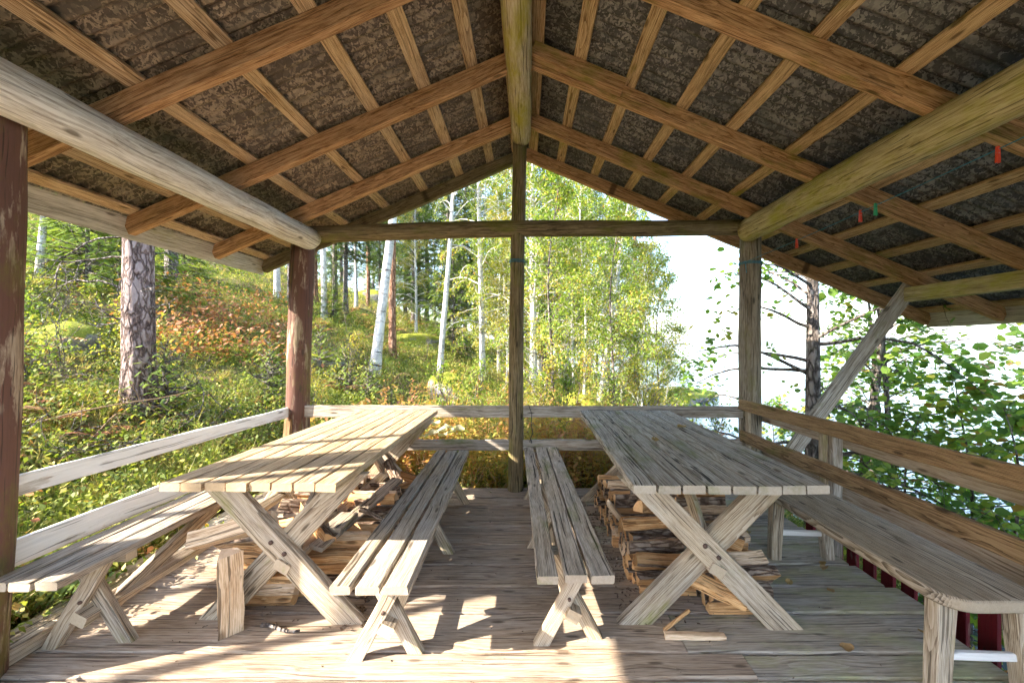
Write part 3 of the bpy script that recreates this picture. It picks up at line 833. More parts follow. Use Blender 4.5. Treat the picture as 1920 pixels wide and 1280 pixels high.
# ------------------------------------------------------------ firewood
def split_mesh(seed, kind):
    r = random.Random(seed)
    L = r.uniform(.29, .34)
    R = r.uniform(.042, .062)
    if kind == 'wedge':
        ang = r.uniform(1.1, 1.9); poly = [(0, 0, 0)] + [(R * 1.25 * math.cos(ang * (k / 4 - .5)), R * 1.25 * math.sin(ang * (k / 4 - .5)), 1) for k in range(5)]
    elif kind == 'half':
        poly = [(R * .92 * math.cos(math.pi * (k / 7)), R * .92 * math.sin(math.pi * k / 7), 1) for k in range(8)]
    else:
        w, h = R * r.uniform(1.1, 1.5), R * r.uniform(.55, .9)
        poly = [(-w / 2, -h / 2, 0), (w / 2, -h / 2 * r.uniform(.6, 1), 0), (w / 2 * r.uniform(.7, 1), h / 2, 0), (0, h / 2 * 1.12, 0), (-w / 2, h / 2 * r.uniform(.5, 1), 0)]
    cx = sum(p[0] for p in poly) / len(poly); cy = sum(p[1] for p in poly) / len(poly)
    n = 7; k = len(poly)
    V = []; F = []; MI = []
    tw = r.uniform(-.12, .12); bend = r.uniform(-.008, .008)
    off = [[r.uniform(-.004, .004) for _ in range(2)] for _ in range(k)]
    for i in range(n + 1):
        s = i / n
        for j, (a, b, bk) in enumerate(poly):
            a -= cx; b -= cy
            t = tw * s; a, b = a * math.cos(t) - b * math.sin(t), a * math.sin(t) + b * math.cos(t)
            x = (s - .5) * L + (r.uniform(-.007, .007) if i in (0, n) else 0)
            V.append((x, a + off[j][0] * s + r.uniform(-.0025, .0025), b + off[j][1] * s + bend * math.sin(s * 3.14) + r.uniform(-.0025, .0025)))
    for i in range(n):
        for j in range(k):
            j2 = (j + 1) % k
            F.append((i * k + j, i * k + j2, (i + 1) * k + j2, (i + 1) * k + j)); MI.append(1 if poly[j][2] and poly[j2][2] else 0)
    F.append(tuple(range(k - 1, -1, -1))); MI.append(0)
    F.append(tuple(n * k + j for j in range(k))); MI.append(0)
    me = pymesh('firewood', V, F, [M['split_pale'] if seed % 4 == 0 else M['split'], M['fire_bark']])
    me.polygons.foreach_set('material_index', np.array(MI, dtype=np.int32))
    return me
WOODS = [split_mesh(i, ('wedge', 'slab', 'wedge', 'half', 'slab', 'wedge')[i % 6]) for i in range(18)]

def firewood(loc, rot, label, group=None, mesh=None, scale=None):
    me = mesh or random.choice(WOODS)
    o = bpy.data.objects.new('firewood_log', me); COL.objects.link(o)
    o.location = loc; o.rotation_euler = rot
    if scale: o.scale = scale
    return tag(o, label, 'firewood', group)

def pile(cols, y0, y1, heights, label, group, seed, open_col):
    """courses of split logs; logs buried where no side shows are left out"""
    r = random.Random(seed)
    for ci, (cx, ys) in enumerate(cols):
        y = y0 + ys; first = y
        while y < y1:
            h = heights(cx, y); z = .036; zs = []
            while z < h:
                zs.append(z); z += r.uniform(.054, .066)
            for i, z in enumerate(zs):
                if i < len(zs) - 2 and ci != open_col and y > first + .1: continue
                firewood((cx + r.uniform(-.022, .022), y + r.uniform(-.010, .010), z + r.uniform(-.003, .003)),
                         (r.choice([0, 1.57, 3.14, 4.71]) + r.uniform(-.5, .5), r.uniform(-.04, .04), r.uniform(-.07, .07)), label, group,
                         WOODS[r.randrange(len(WOODS))])
            y += r.uniform(.076, .092)

pile([(.755, .20), (1.09, .02)], 2.02, 3.44, lambda x, y: .27 + .05 * math.sin(y * 4 + x * 3) + .03 * math.sin(y * 11) + (.04 if x > 1 else 0),
     'split firewood log stacked under the shaded grey table', 'firewood stacked under the grey table', 5, 0)
pile([(-1.36, .10), (-1.02, .18)], 2.02, 3.40, lambda x, y: .25 + .06 * math.sin(y * 3.3 + x * 2 + 1) + .03 * math.sin(y * 9 + 1) + (.06 if x < -1.2 else 0),
     'split firewood log stacked under the sunlit tan table', 'firewood stacked under the sunlit table', 8, 1)
GR = 'loose firewood thrown on the grey table stack'
for (x, y, z, a, b, c) in ((.80, 2.55, .36, .6, .16, .7), (.86, 2.72, .35, 2, -.14, -.55), (.70, 2.33, .33, 1, .05, .25), (1.14, 2.65, .40, .3, .05, .12),
                           (1.0, 2.2, .36, 1.2, .2, -.5), (1.16, 2.25, .36, 2.2, -.3, .9), (.62, 2.62, .23, .4, .9, .35)):
    firewood((x, y, z), (a, b, c), 'firewood log lying askew on top of the stack under the grey table', GR)
firewood((.93, 1.99, .17), (.4, .38, -.18), 'flat split log tilted against the crossed legs of the grey table', mesh=WOODS[1])
GL = 'loose firewood thrown on the sunlit table stack'
for (x, y, z, a, b, c) in ((-1.33, 2.5, .38, .6, .05, .1), (-1.28, 2.56, .43, 1.6, .02, -.06), (-1.45, 2.25, .34, .2, -.1, .2), (-1.18, 2.3, .36, 1, .3, -.7),
                           (-1.0, 2.75, .33, 2, -.1, .5), (-.92, 2.98, .30, .5, .1, 1.0), (-1.05, 3.2, .33, 1.5, .5, -.9), (-.88, 3.3, .27, .7, .1, -.4)):
    firewood((x, y, z), (a, b, c), 'firewood log lying askew on top of the stack under the sunlit table', GL)
# the upright prop and the log it carries
firewood((-1.40, 1.93, .183), (.35, math.radians(90), .2), 'split log stood upright before the sunlit table stack', mesh=WOODS[0], scale=(1.16, 1.5, 1.3))
firewood((-1.46, 2.03, .425), (.2, -.24, .05), 'pale split log balanced on the upright log of the sunlit stack', mesh=WOODS[0], scale=(1.25, 1.15, 1.1))
firewood((-1.44, 2.12, .35), (1.9, -.12, -.05), 'split log wedged under the balanced pale log of the sunlit stack', mesh=WOODS[8], scale=(1.2, 1, 1))

def scrap(name, label, cat, p0, p1, w, t, mat, up=(0, 0, 1), **kw):
    return tag(board(None, name, p0, p1, w, t, mat, up=up, **kw), label, cat)
scrap('old_board', 'old grey board lying lengthwise across the sunlit table firewood', 'board', (-1.10, 2.13, .285), (-.93, 2.95, .375), .085, .022, M['greybench'], up=(.1, -.1, 1), jit=.004)
scrap('board_offcut', 'short dark board offcut resting on the old grey board', 'board', (-1.08, 2.26, .325), (-1.05, 2.42, .343), .11, .028, M['greybench'], up=(0, -.1, 1), jit=.004)
o = logpole(None, 'bark_branch', (-.98, 2.42, .375), (-.79, 2.34, .33), .016, .013, M['fire_bark'], sides=10, seg=.02, wob=.004)
tag(o, 'short flaky-barked branch lying across the old grey board', 'branch')
o = logpole(None, 'dry_branch', (-1.26, 1.93, .018), (-1.06, 1.90, .016), .011, .006, M['twig'], sides=9, seg=.03, wob=.006)
tag(o, 'short grey dry branch on deck between the sunlit table legs', 'branch')
scrap('kindling_stick', 'pale split stick lying flat on the deck before the grey table', 'stick', (.645, 1.875, .012), (.92, 1.87, .012), .032, .024, M['split_pale'], jit=.003)
scrap('kindling_stick', 'thin dark splinter leaning from floor stick to grey table firewood', 'stick', (.65, 1.90, .018), (.80, 1.985, .055), .018, .012, M['split'], jit=.003)

# bark crumbs and chips swept round the stacks
def chips(name, pts, sz, mat, lab):
    n = len(pts)
    tm = (np.array([(-1, -.5, 0), (1, -.4, 0), (.8, .5, 0), (-.9, .45, 0), (-.7, -.3, .35), (.7, -.25, .4), (.6, .3, .3), (-.6, .3, .38)], float),
          np.array([(0, 3, 2, 1), (4, 5, 6, 7), (0, 1, 5, 4), (1, 2, 6, 5), (2, 3, 7, 6), (3, 0, 4, 7)]))
    V, F, a = scatter(tm, pts, rots(n, .35), sz, RNG.uniform(0, 1, n))
    return tag(link(name, npmesh(name, V, F, mat, a)), lab, 'debris', kind='stuff')
n = 520
px_ = np.where(RNG.random(n) < .5, RNG.normal(.56, .035, n), RNG.uniform(.5, 1.3, n)); py_ = RNG.uniform(1.95, 3.3, n)
chips('bark_chips', np.stack([px_, py_, np.full(n, .006)], -1), RNG.uniform(.003, .010, n), M['fire_bark'], 'bark crumbs along the stack under the grey table')
n = 420
px_ = np.where(RNG.random(n) < .55, RNG.normal(-.83, .04, n), RNG.uniform(-1.6, -.8, n)); py_ = RNG.uniform(1.9, 3.3, n)
chips('bark_chips', np.stack([px_, py_, np.full(n, .006)], -1), RNG.uniform(.003, .010, n), M['fire_bark'], 'bark crumbs along the stack under the sunlit table')

n = 420
px_ = RNG.uniform(-2.1, 1.9, n); py_ = RNG.uniform(1.3, 3.7, n)
chips('deck_crumbs', np.stack([px_, py_, np.full(n, .005)], -1), RNG.uniform(.0015, .006, n), M['fire_bark'], 'scattered bark crumbs and dirt over the deck')
# ------------------------------------------------------------ dry leaves
def curled_leaf(loc, size, label, group=None, seed=0, mat='litter'):
    r = np.random.default_rng(seed)
    g = 6; V = []; F = []
    for i in range(g + 1):
        u = i / g
        wdt = math.sin(math.pi * min(1, u * .93 + .04)) ** .7 * .42
        for j in range(5):
            v = (j / 4 - .5) * 2
            V.append(((u - .5), v * wdt, .22 * v * v * (1 + .5 * math.sin(seed + u * 5)) + .18 * (u - .5) ** 2 + r.uniform(-.03, .03)))
    for i in range(g):
        for j in range(4): F.append((i * 5 + j, i * 5 + j + 1, i * 5 + j + 6, i * 5 + j + 5))
    V = np.array(V) * size
    me = npmesh('dry_leaf', V, np.array(F), M[mat], np.full(len(V), r.uniform(.1, .6)), True)
    o = link('dry_leaf', me); o.location = (loc[0], loc[1], loc[2] + size * .03); o.rotation_euler = (r.uniform(-.3, .3), r.uniform(-.3, .3), r.uniform(0, 6.28))
    return tag(o, label, 'leaf', group)
curled_leaf((.80, 2.50, .765), .06, 'crumpled dry leaf on the grey table, the one closer to its bench', seed=3)
curled_leaf((1.12, 2.90, .765), .06, 'crumpled dry leaf on the grey table, the one closer to lake side', seed=4)
rl = random.Random(3)
for i in range(16):
    x = rl.uniform(1.2, 1.95); y = rl.uniform(1.75, 3.3)
    curled_leaf((x, y, .008), rl.uniform(.03, .055), 'small dry leaf lying on the greenish deck by the backed bench', 'dry leaves on the greenish deck', seed=20 + i)

# ------------------------------------------------------------ clothes lines and pegs
def sag(p0, p1, n, s):
    p0 = np.array(p0); p1 = np.array(p1); t = np.linspace(0, 1, n)[:, None]
    p = p0 + (p1 - p0) * t; p[:, 2] -= s * 4 * (t * (1 - t))[:, 0]; return p
la = (2.015, 3.745, 2.115); lb = (2.03, 1.62, 2.20)
CL = empty('clothes_line', la); tag(CL, 'thin blue clothes line strung between the lakeside posts', 'clothes line')
line_pts = sag(la, lb, 24, .012)
cord(CL, 'cord', line_pts, .0022, M['string_blue'])
ring = lambda cx, cy, cz, r, dz: [(cx + r * math.cos(a), cy + r * math.sin(a), cz + dz * math.sin(a * .5)) for a in np.linspace(0, 2 * math.pi, 22)]
for k_ in range(3):
    cord(CL, 'loop', ring(2.12, 3.82, 2.105 + .009 * k_, .1, .008), .003, M['string_blue'])
cord(CL, 'tail', [(2.03, 3.735, 2.11), (2.028, 3.728, 2.07), (2.035, 3.73, 2.02)], .0035, M['string_blue'])
C2 = empty('clothes_line', (-.05, 3.72, 2.11)); tag(C2, 'faint dark line strung from the middle post to lakeside corner post', 'clothes line')
cord(C2, 'cord', sag((-.05, 3.725, 2.12), (2.03, 3.735, 2.12), 16, .015), .0018, M['wire'])
for k_ in range(3):
    cord(C2, 'loop', ring(-.07, 3.80, 2.115 + .011 * k_, .078, .012), .003, M['string_blue'])
cord(C2, 'hook', [(.012, 3.74, 2.135), (.016, 3.715, 2.12), (.016, 3.715, 2.06)], .003, M['wire'])
def peg(t, mat, label):
    p = line_pts[0] + (line_pts[-1] - line_pts[0]) * t
    p[2] -= .012 * 4 * t * (1 - t)
    o = empty('clothes_peg', tuple(p)); tag(o, label, 'clothes peg')
    for s in (-1, 1):
        b = board(o, 'jaw', (p[0] + s * .004, p[1] + s * .001, p[2] + .012), (p[0] + s * .0075, p[1] + s * .0015, p[2] - .058), .011, .0055, mat, up=(1, 0, 0), cham=.001, jit=0)
    V, F = tube_vf([(p[0] - .009, p[1], p[2] - .016), (p[0] + .009, p[1], p[2] - .016)], .004, 8)
    link('spring', npmesh('spring', V, F, M['steel'], None, True), o)
def tpx(px): # parameter of the peg whose bearing from the camera is known
    D = 2.02 * 760 / (px - 985); return (3.745 - D) / (3.745 - 1.62)
peg(tpx(1867), M['pin_red'], 'red clothes peg hanging alone on the line, farthest from the corner post')
peg(tpx(1612), M['pin_red'], 'red clothes peg next to the green peg on the line')
peg(tpx(1640), M['pin_green'], 'green clothes peg on the blue line')
peg(tpx(1494), M['pin_red'], 'red clothes peg nearest the corner post on the line')
WR = cord(None, 'hanging_wire', [(.03, 3.775, .80), (.06, 3.76, .72), (.055, 3.755, .62), (.07, 3.75, .54), (.05, 3.75, .50), (.04, 3.755, .46), (.06, 3.75, .45), (.05, 3.75, .49)], .004, M['wire'])
tag(WR, 'kinked dark wire hanging from back rail beside the middle post', 'wire')

# ------------------------------------------------------------ red picket fence below the deck
FE = empty('picket_fence', (2.42, 2.0, -.6)); tag(FE, 'low dark red picket fence on the bank below the deck', 'fence')
for i in range(22):
    y = .35 + i * .147
    x = 2.42
    w, h0, h1 = .09, -.62, .20 + random.uniform(-.01, .01)
    V = [(-.011, -w / 2, h0), (-.011, w / 2, h0), (-.011, w / 2, h1), (-.011, 0, h1 + .045), (-.011, -w / 2, h1)]
    V += [(.011, b, c) for (a, b, c) in V]
    F = [(0, 1, 2, 3, 4), (9, 8, 7, 6, 5)] + [(k, k + 5, (k + 1) % 5 + 5, (k + 1) % 5) for k in range(5)]
    # picket grain runs upright
    V2 = [(c, b, -a) for (a, b, c) in V]
    link('picket', pymesh('picket', V2, F, M['red']), FE, Matrix(((0, 0, -1, x), (0, 1, 0, y), (1, 0, 0, 0), (0, 0, 0, 1))))
board(FE, 'fence_rail', (2.445, .2, .06), (2.445, 3.55, .06), .05, .03, M['red'], up=(-1, 0, 0))
board(FE, 'fence_rail', (2.445, .2, -.38), (2.445, 3.55, -.38), .05, .03, M['red'], up=(-1, 0, 0))

# ------------------------------------------------------------ trees
def unit(v): return v / (np.linalg.norm(v) + 1e-9)

def limb(p, d, L, n, droop, rng, wob=.12):
    pts = [np.array(p, float)]; d = unit(np.array(d, float))
    for i in range(n):
        d = unit(d + rng.normal(0, wob, 3) + np.array([0, 0, -droop * (i + 1) / n]))
        pts.append(pts[-1] + d * L / n)
    return np.array(pts)

def trunk_pts(H, n, lean, wob, rng):
    t = np.linspace(0, 1, n + 1)
    x = lean[0] * H * t ** 1.2 + wob * np.sin(t * 7 + rng.uniform(0, 6)) * t; y = lean[1] * H * t ** 1.2 + wob * np.sin(t * 6 + rng.uniform(0, 6)) * t
    return np.stack([x, y, H * t], -1)

def broadleaf(seed, H, r0, cb, nl, limb_len, twigs, lpt, leaf, lsize, mat_leaf, mat_bark, lean=(0, 0), up=.55, droop=.25, spread=.10, tw_len=.5,
              vmean=.4, vsd=.22, flare=1.35, wob=.12, sides=10, shape=.75, tilt=.6):
    rng = np.random.default_rng(seed)
    tp = trunk_pts(H, 22, lean, wob, rng)
    t = np.linspace(0, 1, 23)
    rad = r0 * (1 - .86 * t) * (1 + (flare - 1) * np.exp(-t * H / .35))
    tr = Acc(); V, F = tube_vf(tp, rad, sides); tr.add(V, F)
    P = []; VV = []
    for i in range(nl):
        s = (i + rng.random()) / nl
        h = cb + (H * .985 - cb) * s
        k = min(21, int(h / H * 22)); f = h / H * 22 - k
        base = tp[k] * (1 - f) + tp[k + 1] * f
        az = rng.uniform(0, 2 * np.pi); ang = up + rng.normal(0, .18) + .35 * s
        L = limb_len * (1 - s) ** shape * rng.uniform(.7, 1.15) + .25
        pts = limb(base, (np.cos(az) * np.cos(ang), np.sin(az) * np.cos(ang), np.sin(ang)), L, 7, droop, rng)
        V, F = tube_vf(pts, np.linspace(max(.006, r0 * .28 * (1 - s) ** .6), .003, 8), 5); tr.add(V, F)
        cv = rng.normal(0, .12)
        for j in range(twigs):
            u = rng.uniform(.15, 1) ** .8 * 7; a = min(6, int(u)); q = pts[a] * (1 - (u - a)) + pts[a + 1] * (u - a)
            d = unit(pts[a + 1] - pts[a]); side = rng.normal(0, 1, 3); dd = unit(d * .7 + side * .55)
            tl = tw_len * rng.uniform(.5, 1.2)
            tp2 = limb(q, dd, tl, 4, droop * 1.3, rng, .15)
            V, F = tube_vf(tp2, np.linspace(.004, .0015, 5), 3); tr.add(V, F)
            w = rng.uniform(.08, 1, lpt) * 4; a2 = np.minimum(3, w.astype(int)); fr = (w - a2)[:, None]
            q2 = tp2[a2] * (1 - fr) + tp2[a2 + 1] * fr + rng.normal(0, spread * .5, (lpt, 3))
            P.append(q2); VV.append(np.clip(rng.normal(vmean + cv, vsd, lpt), 0, 1))
    P = np.concatenate(P); VV = np.concatenate(VV)
    V, F, a = scatter(leaf, P, rots(len(P), tilt, rng), lsize * rng.uniform(.65, 1.25, len(P)), VV)
    return tr.mesh('trunk', mat_bark, True), npmesh('crown', V, F, mat_leaf, a)

# spruce twig: a flat feather of needles
def feather(n=11):
    V = [(0, -.012, 0), (0, .012, 0), (1, .006, -.06), (1, -.006, -.06)]; F = [(0, 1, 2, 3)]
    for i in range(n):
        x = .04 + i / n * .86
        for s in (-1, 1):
            k = len(V); l = .22 * (1 - .5 * i / n)
            V += [(x, 0, -.06 * x), (x + .065, 0, -.06 * x), (x + .10 + l * .55, s * l, -.07 * x - .02), (x + .06 + l * .55, s * l, -.07 * x - .03)]
            F.append((k, k + 1, k + 2, k + 3))
    return np.array(V), np.array(F)
FEATHER = feather()

def spruce(seed, H, r0, cb, maxL, step, per, mat_needle, mat_bark, vmean=.4, tws=.30, dens=1.0):
    rng = np.random.default_rng(seed)
    tp = trunk_pts(H, 16, (0, 0), .04, rng); t = np.linspace(0, 1, 17)
    rad = r0 * (1 - .93 * t) * (1 + .4 * np.exp(-t * H / .4))
    tr = Acc(); V, F = tube_vf(tp, rad, 10); tr.add(V, F)
    P = []; AZ = []; VV = []; PI = []; SZ = []
    h = cb
    while h < H * .985:
        s = (h - cb) / (H - cb)
        for j in range(per):
            az = 2 * np.pi * (j + rng.random()) / per
            L = maxL * (1 - s) ** .85 * rng.uniform(.55, 1.1) + .12
            ang = -.28 + .75 * s + rng.normal(0, .08)
            pts = limb((0, 0, h + rng.uniform(-.1, .1)), (np.cos(az) * np.cos(ang), np.sin(az) * np.cos(ang), np.sin(ang)), L, 6, -.22, rng, .05)
            V, F = tube_vf(pts, np.linspace(max(.008, .022 * (1 - s)), .003, 7), 4); tr.add(V, F)
            m = max(5, int(L / .052 * dens))
            u = rng.uniform(.12, 1, m) * 6; a = np.minimum(5, u.astype(int)); fr = (u - a)[:, None]
            P.append(pts[a] * (1 - fr) + pts[a + 1] * fr + rng.normal(0, .03, (m, 3)))
            sgn = rng.choice([-1, 1], m)
            AZ.append(az + sgn * rng.uniform(.25, 1.15, m)); PI.append(-rng.uniform(.05, .75, m))
            VV.append(np.clip(rng.normal(vmean, .2, m), 0, 1)); SZ.append(tws * rng.uniform(.6, 1.25, m) * (1 - .4 * s))
        h += step * rng.uniform(.8, 1.2)
    P = np.concatenate(P); AZ = np.concatenate(AZ); VV = np.concatenate(VV); SZ = np.concatenate(SZ); PI = np.concatenate(PI)
    n = len(P); R = rots(n, .01, rng, AZ)
    x = np.stack([np.cos(AZ) * np.cos(PI), np.sin(AZ) * np.cos(PI), np.sin(PI)], -1)
    y = np.stack([-np.sin(AZ), np.cos(AZ), rng.normal(0, .25, n)], -1); y -= x * (x * y).sum(1)[:, None]; y /= np.linalg.norm(y, axis=1)[:, None]
    R[:, :, 0] = x; R[:, :, 1] = y; R[:, :, 2] = np.cross(x, y)
    V, F, a = scatter(FEATHER, P, R, SZ, VV)
    return tr.mesh('trunk', mat_bark, True), npmesh('crown', V, F, mat_needle, a)

def needle_tuft():
    r = np.random.default_rng(1); V = []; F = []
    for i in range(14):
        d = unit(r.normal(0, 1, 3) + np.array([.9, 0, 0])); s = unit(np.cross(d, r.normal(0, 1, 3))) * .035
        k = len(V); V += [tuple(-s * .6), tuple(s * .6), tuple(d + s * .5), tuple(d - s * .5)]; F.append((k, k + 1, k + 2, k + 3))
    return np.array(V), np.array(F)
TUFT = needle_tuft()

def pine(seed, H, r0, cb, mat_bark, limb_len=2.2, nl=34):
    rng = np.random.default_rng(seed)
    tp = trunk_pts(H, 30, (0, 0), .05, rng); t = np.linspace(0, 1, 31)
    rad = r0 * (1 - .72 * t) * (1 + .28 * np.exp(-t * H / .3) + .02 * rng.normal(0, 1, 31))
    tr = Acc(); V, F = tube_vf(tp, rad, 28)
    ang = np.arctan2(V[:, 1], V[:, 0]); lump = 1 + .035 * np.sin(ang * 5 + V[:, 2] * 1.3) + .025 * np.sin(ang * 9 - V[:, 2] * 2)
    V[:, :2] = V[:, :2] * lump[:, None]
    tr.add(V, F)
    P = []; VV = []
    for i in range(nl):
        s = (i + rng.random()) / nl; h = cb + (H * .98 - cb) * s; az = rng.uniform(0, 6.283); an = .15 + .5 * s + rng.normal(0, .2)
        pts = limb((0, 0, h), (np.cos(az) * np.cos(an), np.sin(az) * np.cos(an), np.sin(an)), limb_len * (1 - .7 * s) * rng.uniform(.6, 1.1), 7, -.1, rng, .2)
        V, F = tube_vf(pts, np.linspace(.035, .006, 8), 5); tr.add(V, F)
        for j in range(9):
            u = rng.uniform(.35, 1) * 7; a = min(6, int(u)); q = pts[a] + (pts[a + 1] - pts[a]) * (u - a)
            q2 = q + rng.normal(0, .22, (9, 3)); P.append(q2); VV.append(np.clip(rng.normal(.45, .25, 9), 0, 1))
    P = np.concatenate(P); VV = np.concatenate(VV)
    V, F, a = scatter(TUFT, P, rots(len(P), .8, rng), .13 * rng.uniform(.7, 1.3, len(P)), VV)
    return tr.mesh('trunk', mat_bark, True), npmesh('crown', V, F, M['needle_pine'], a)

def plant(name, proto, x, y, scale, rz, lean, label, cat, group=None, sink=.06, z=None):
    zz = float(ground(x, y)) - sink if z is None else z
    e = empty(name, (x, y, zz)); e.rotation_euler = (lean[1], lean[0], rz); e.scale = (scale,) * 3
    e.rotation_mode = 'XYZ'
    tag(e, label, cat, group)
    for nm, me in zip(('trunk', 'crown'), proto):
        o = bpy.data.objects.new(nm, me); COL.objects.link(o); o.parent = e
    return e

def onground(px, py, d0=3.6, d1=90):
    """where the sight line at this bearing and depression meets the terrain"""
    D = np.linspace(d0, d1, 1400); x = (px - 985) * D / 760; z = CAM_H - (py - 648) * D / 760
    g = ground(x, D); hit = g >= z; k = int(np.argmax(hit)) if hit.any() else int(np.argmin(np.abs(D - 31)))
    return float(x[k]), float(D[k])
def bearing(px, D): return (px - 985) * D / 760, D

PR = {}
PR['birch1'] = broadleaf(1, 13, .13, 2.4, 66, 2.5, 9, 20, LEAF, .08, M['leaf_birch'], M['bark_birch'], lean=(.02, 0), droop=.35)
PR['birch2'] = broadleaf(2, 12, .11, 1.6, 64, 2.2, 9, 20, LEAF, .08, M['leaf_birch'], M['bark_birch'], lean=(-.02, .01), droop=.4, vmean=.5)
PR['birchy'] = broadleaf(3, 11, .09, 1.2, 60, 2.0, 9, 20, LEAF, .08, M['leaf_birch_y'], M['bark_birch'], droop=.35, vmean=.4)
PR['tallbirch'] = broadleaf(4, 15, .14, 6.0, 34, 2.5, 8, 16, LEAF, .075, M['leaf_birch'], M['bark_birch'], lean=(.015, 0), droop=.4, vmean=.5)
PR['sap1'] = broadleaf(5, 5.2, .035, .3, 52, 1.3, 8, 18, LEAF, .064, M['leaf_birch'], M['bark_alder'], droop=.15, up=.7, tw_len=.38, vmean=.45)
PR['sap2'] = broadleaf(6, 4.6, .03, .25, 48, 1.2, 8, 18, LEAF, .062, M['leaf_birch_y'], M['bark_birch'], droop=.15, up=.7, tw_len=.38, vmean=.35)
PR['sap3'] = broadleaf(16, 5.8, .03, .4, 52, 1.25, 8, 18, LEAF, .062, M['leaf_birch'], M['bark_birch'], droop=.2, up=.6, tw_len=.38, vmean=.6)
PR['shrub'] = broadleaf(7, 1.3, .012, .08, 16, .55, 5, 9, LEAF, .05, M['leaf_birch_y'], M['twig'], droop=.05, up=.8, tw_len=.2, vmean=.4)
PR['shrubg'] = broadleaf(17, 1.1, .012, .08, 16, .5, 5, 9, LEAF, .05, M['leaf_birch'], M['twig'], droop=.05, up=.8, tw_len=.2, vmean=.4)
PR['bare'] = broadleaf(18, 1.6, .010, .2, 10, .4, 2, 2, LEAF, .04, M['leaf_birch_y'], M['twig'], droop=.05, up=.9, tw_len=.2)
PR['alder1'] = broadleaf(8, 8.5, .125, .7, 46, 2.0, 7, 8, LEAF_ROUND, .09, M['leaf_alder'], M['bark_alder'], lean=(.03, 0), up=.35, droop=.25, spread=.12, tw_len=.55, vmean=.45, vsd=.25, tilt=.45)
PR['alder2'] = broadleaf(9, 7.0, .075, .4, 34, 1.9, 6, 7, LEAF_ROUND, .12, M['leaf_alder'], M['bark_alder'], lean=(.06, .02), up=.3, droop=.25, spread=.12, tw_len=.55, vmean=.5, vsd=.28, tilt=.45)
PR['alder3'] = broadleaf(10, 4.2, .04, .2, 26, 1.5, 6, 7, LEAF_ROUND, .135, M['leaf_alder'], M['bark_alder'], lean=(-.03, .02), up=.3, droop=.2, spread=.12, tw_len=.5, vmean=.55, vsd=.28, tilt=.45)
PR['spruce1'] = spruce(11, 15, .16, 1.6, 2.5, .30, 7, M['needle'], M['bark_spruce'])
PR['spruce2'] = spruce(12, 13, .13, 3.2, 2.1, .30, 7, M['needle'], M['bark_spruce'], vmean=.5)
PR['spruceyoung'] = spruce(13, 4.6, .05, .25, 1.5, .17, 7, M['needle_young'], M['bark_spruce'], vmean=.5, tws=.22)
PR['sprucetiny'] = spruce(14, .75, .012, .05, .32, .07, 6, M['needle_young'], M['bark_spruce'], vmean=.6, tws=.10)
PR['pine1'] = pine(15, 15, .16, 7.5, M['bark_pine_red'])
PR['pine2'] = pine(25, 14, .15, 6.0, M['bark_spruce'])

# the big pine by the railing
x, y = onground(263, 768)
PR['pinebig'] = pine(31, 16, .135, 8.5, M['bark_pine'], 3.0, 30)
BP = plant('pine_tree', PR['pinebig'], x, y, 1.0, 0, (-.012, 0), 'thick pine trunk with flaky grey bark behind the white side rail', 'tree', sink=.1)
zb = float(ground(x, y))
rr = np.random.default_rng(77)
for (hz, az, L) in ((1.22, 3.3, 1.0), (1.55, 3.0, .75), (.92, 3.0, .45), (1.25, -.1, .40), (1.05, .3, .3), (1.75, 3.6, .9), (.95, 2.4, .5)):
    a = Acc(); p0 = np.array([x + .11 * math.cos(az), y + .11 * math.sin(az) - .03, zb + hz])
    pts = limb(p0, (math.cos(az), math.sin(az) - .2, -.15), L, 9, .04, rr, .22); V, F = tube_vf(pts, np.linspace(.011, .003, 10), 5); a.add(V, F)
    for j in range(5):
        k = rr.integers(3, 9); q = limb(pts[k], unit(pts[k] - pts[k - 1]) + rr.normal(0, .6, 3), L * .35, 5, .05, rr, .25); V, F = tube_vf(q, np.linspace(.005, .002, 6), 4); a.add(V, F)
    link('dead_branch', a.mesh('dead_branch', M['twig'], True), BP)

def put(kind, name, px, py, wpx, label, cat='tree', group=None, lean=(0, 0), H=None, rz=None, D=None):
    if D is None: x, y = onground(px, py)
    else: x, y = bearing(px, D)
    base_r = {'birch1': .13, 'birch2': .11, 'birchy': .09, 'tallbirch': .14, 'spruce1': .16, 'spruce2': .13, 'pine1': .16, 'pine2': .15, 'alder1': .125, 'alder2': .075, 'alder3': .04}.get(kind)
    s = (wpx * y / 760 / 2) / base_r if (wpx and base_r) else 1.0
    if H: s = H
    s = min(max(s, .3), 2.2)
    return plant(name, PR[kind], x, y, s, random.uniform(0, 6.28) if rz is None else rz, lean, label, cat, group)

put('tallbirch', 'birch_tree', 72, 0, 11, 'slender grey birch on the hill beside the brown side post', lean=(.05, 0), H=.42, D=7.3)
put('pine2', 'pine_tree', 322, 536, 18, 'pine on the slope partly hidden by the thick pine trunk', H=1.0)
put('tallbirch', 'birch_tree', 608, 607, 10, 'thin pale birch by the hill crest next to brown corner post', lean=(0, 0), H=.8)
put('tallbirch', 'birch_tree', 702, 702, 19, 'stout white birch leaning towards the red pine, behind table', lean=(.10, 0), rz=0)
put('pine1', 'pine_tree', 736, 668, 14, 'straight reddish pine between the two white birches', lean=(0, 0))
put('tallbirch', 'birch_tree', 823, 722, 12, 'slim white birch standing between red pine and middle post', lean=(.06, 0), rz=0)
put('spruce2', 'spruce_tree', 872, 652, 11, 'dark spruce by the slim white birch, its trunk bare', H=1.0)
put('spruce1', 'spruce_tree', 891, 648, 13, 'thicker dark spruce right beside the middle post of shelter', H=1.05)
put('birch1', 'birch_tree', 1010, 705, 7, 'leafy birch just lakeward of the middle post', H=.75)
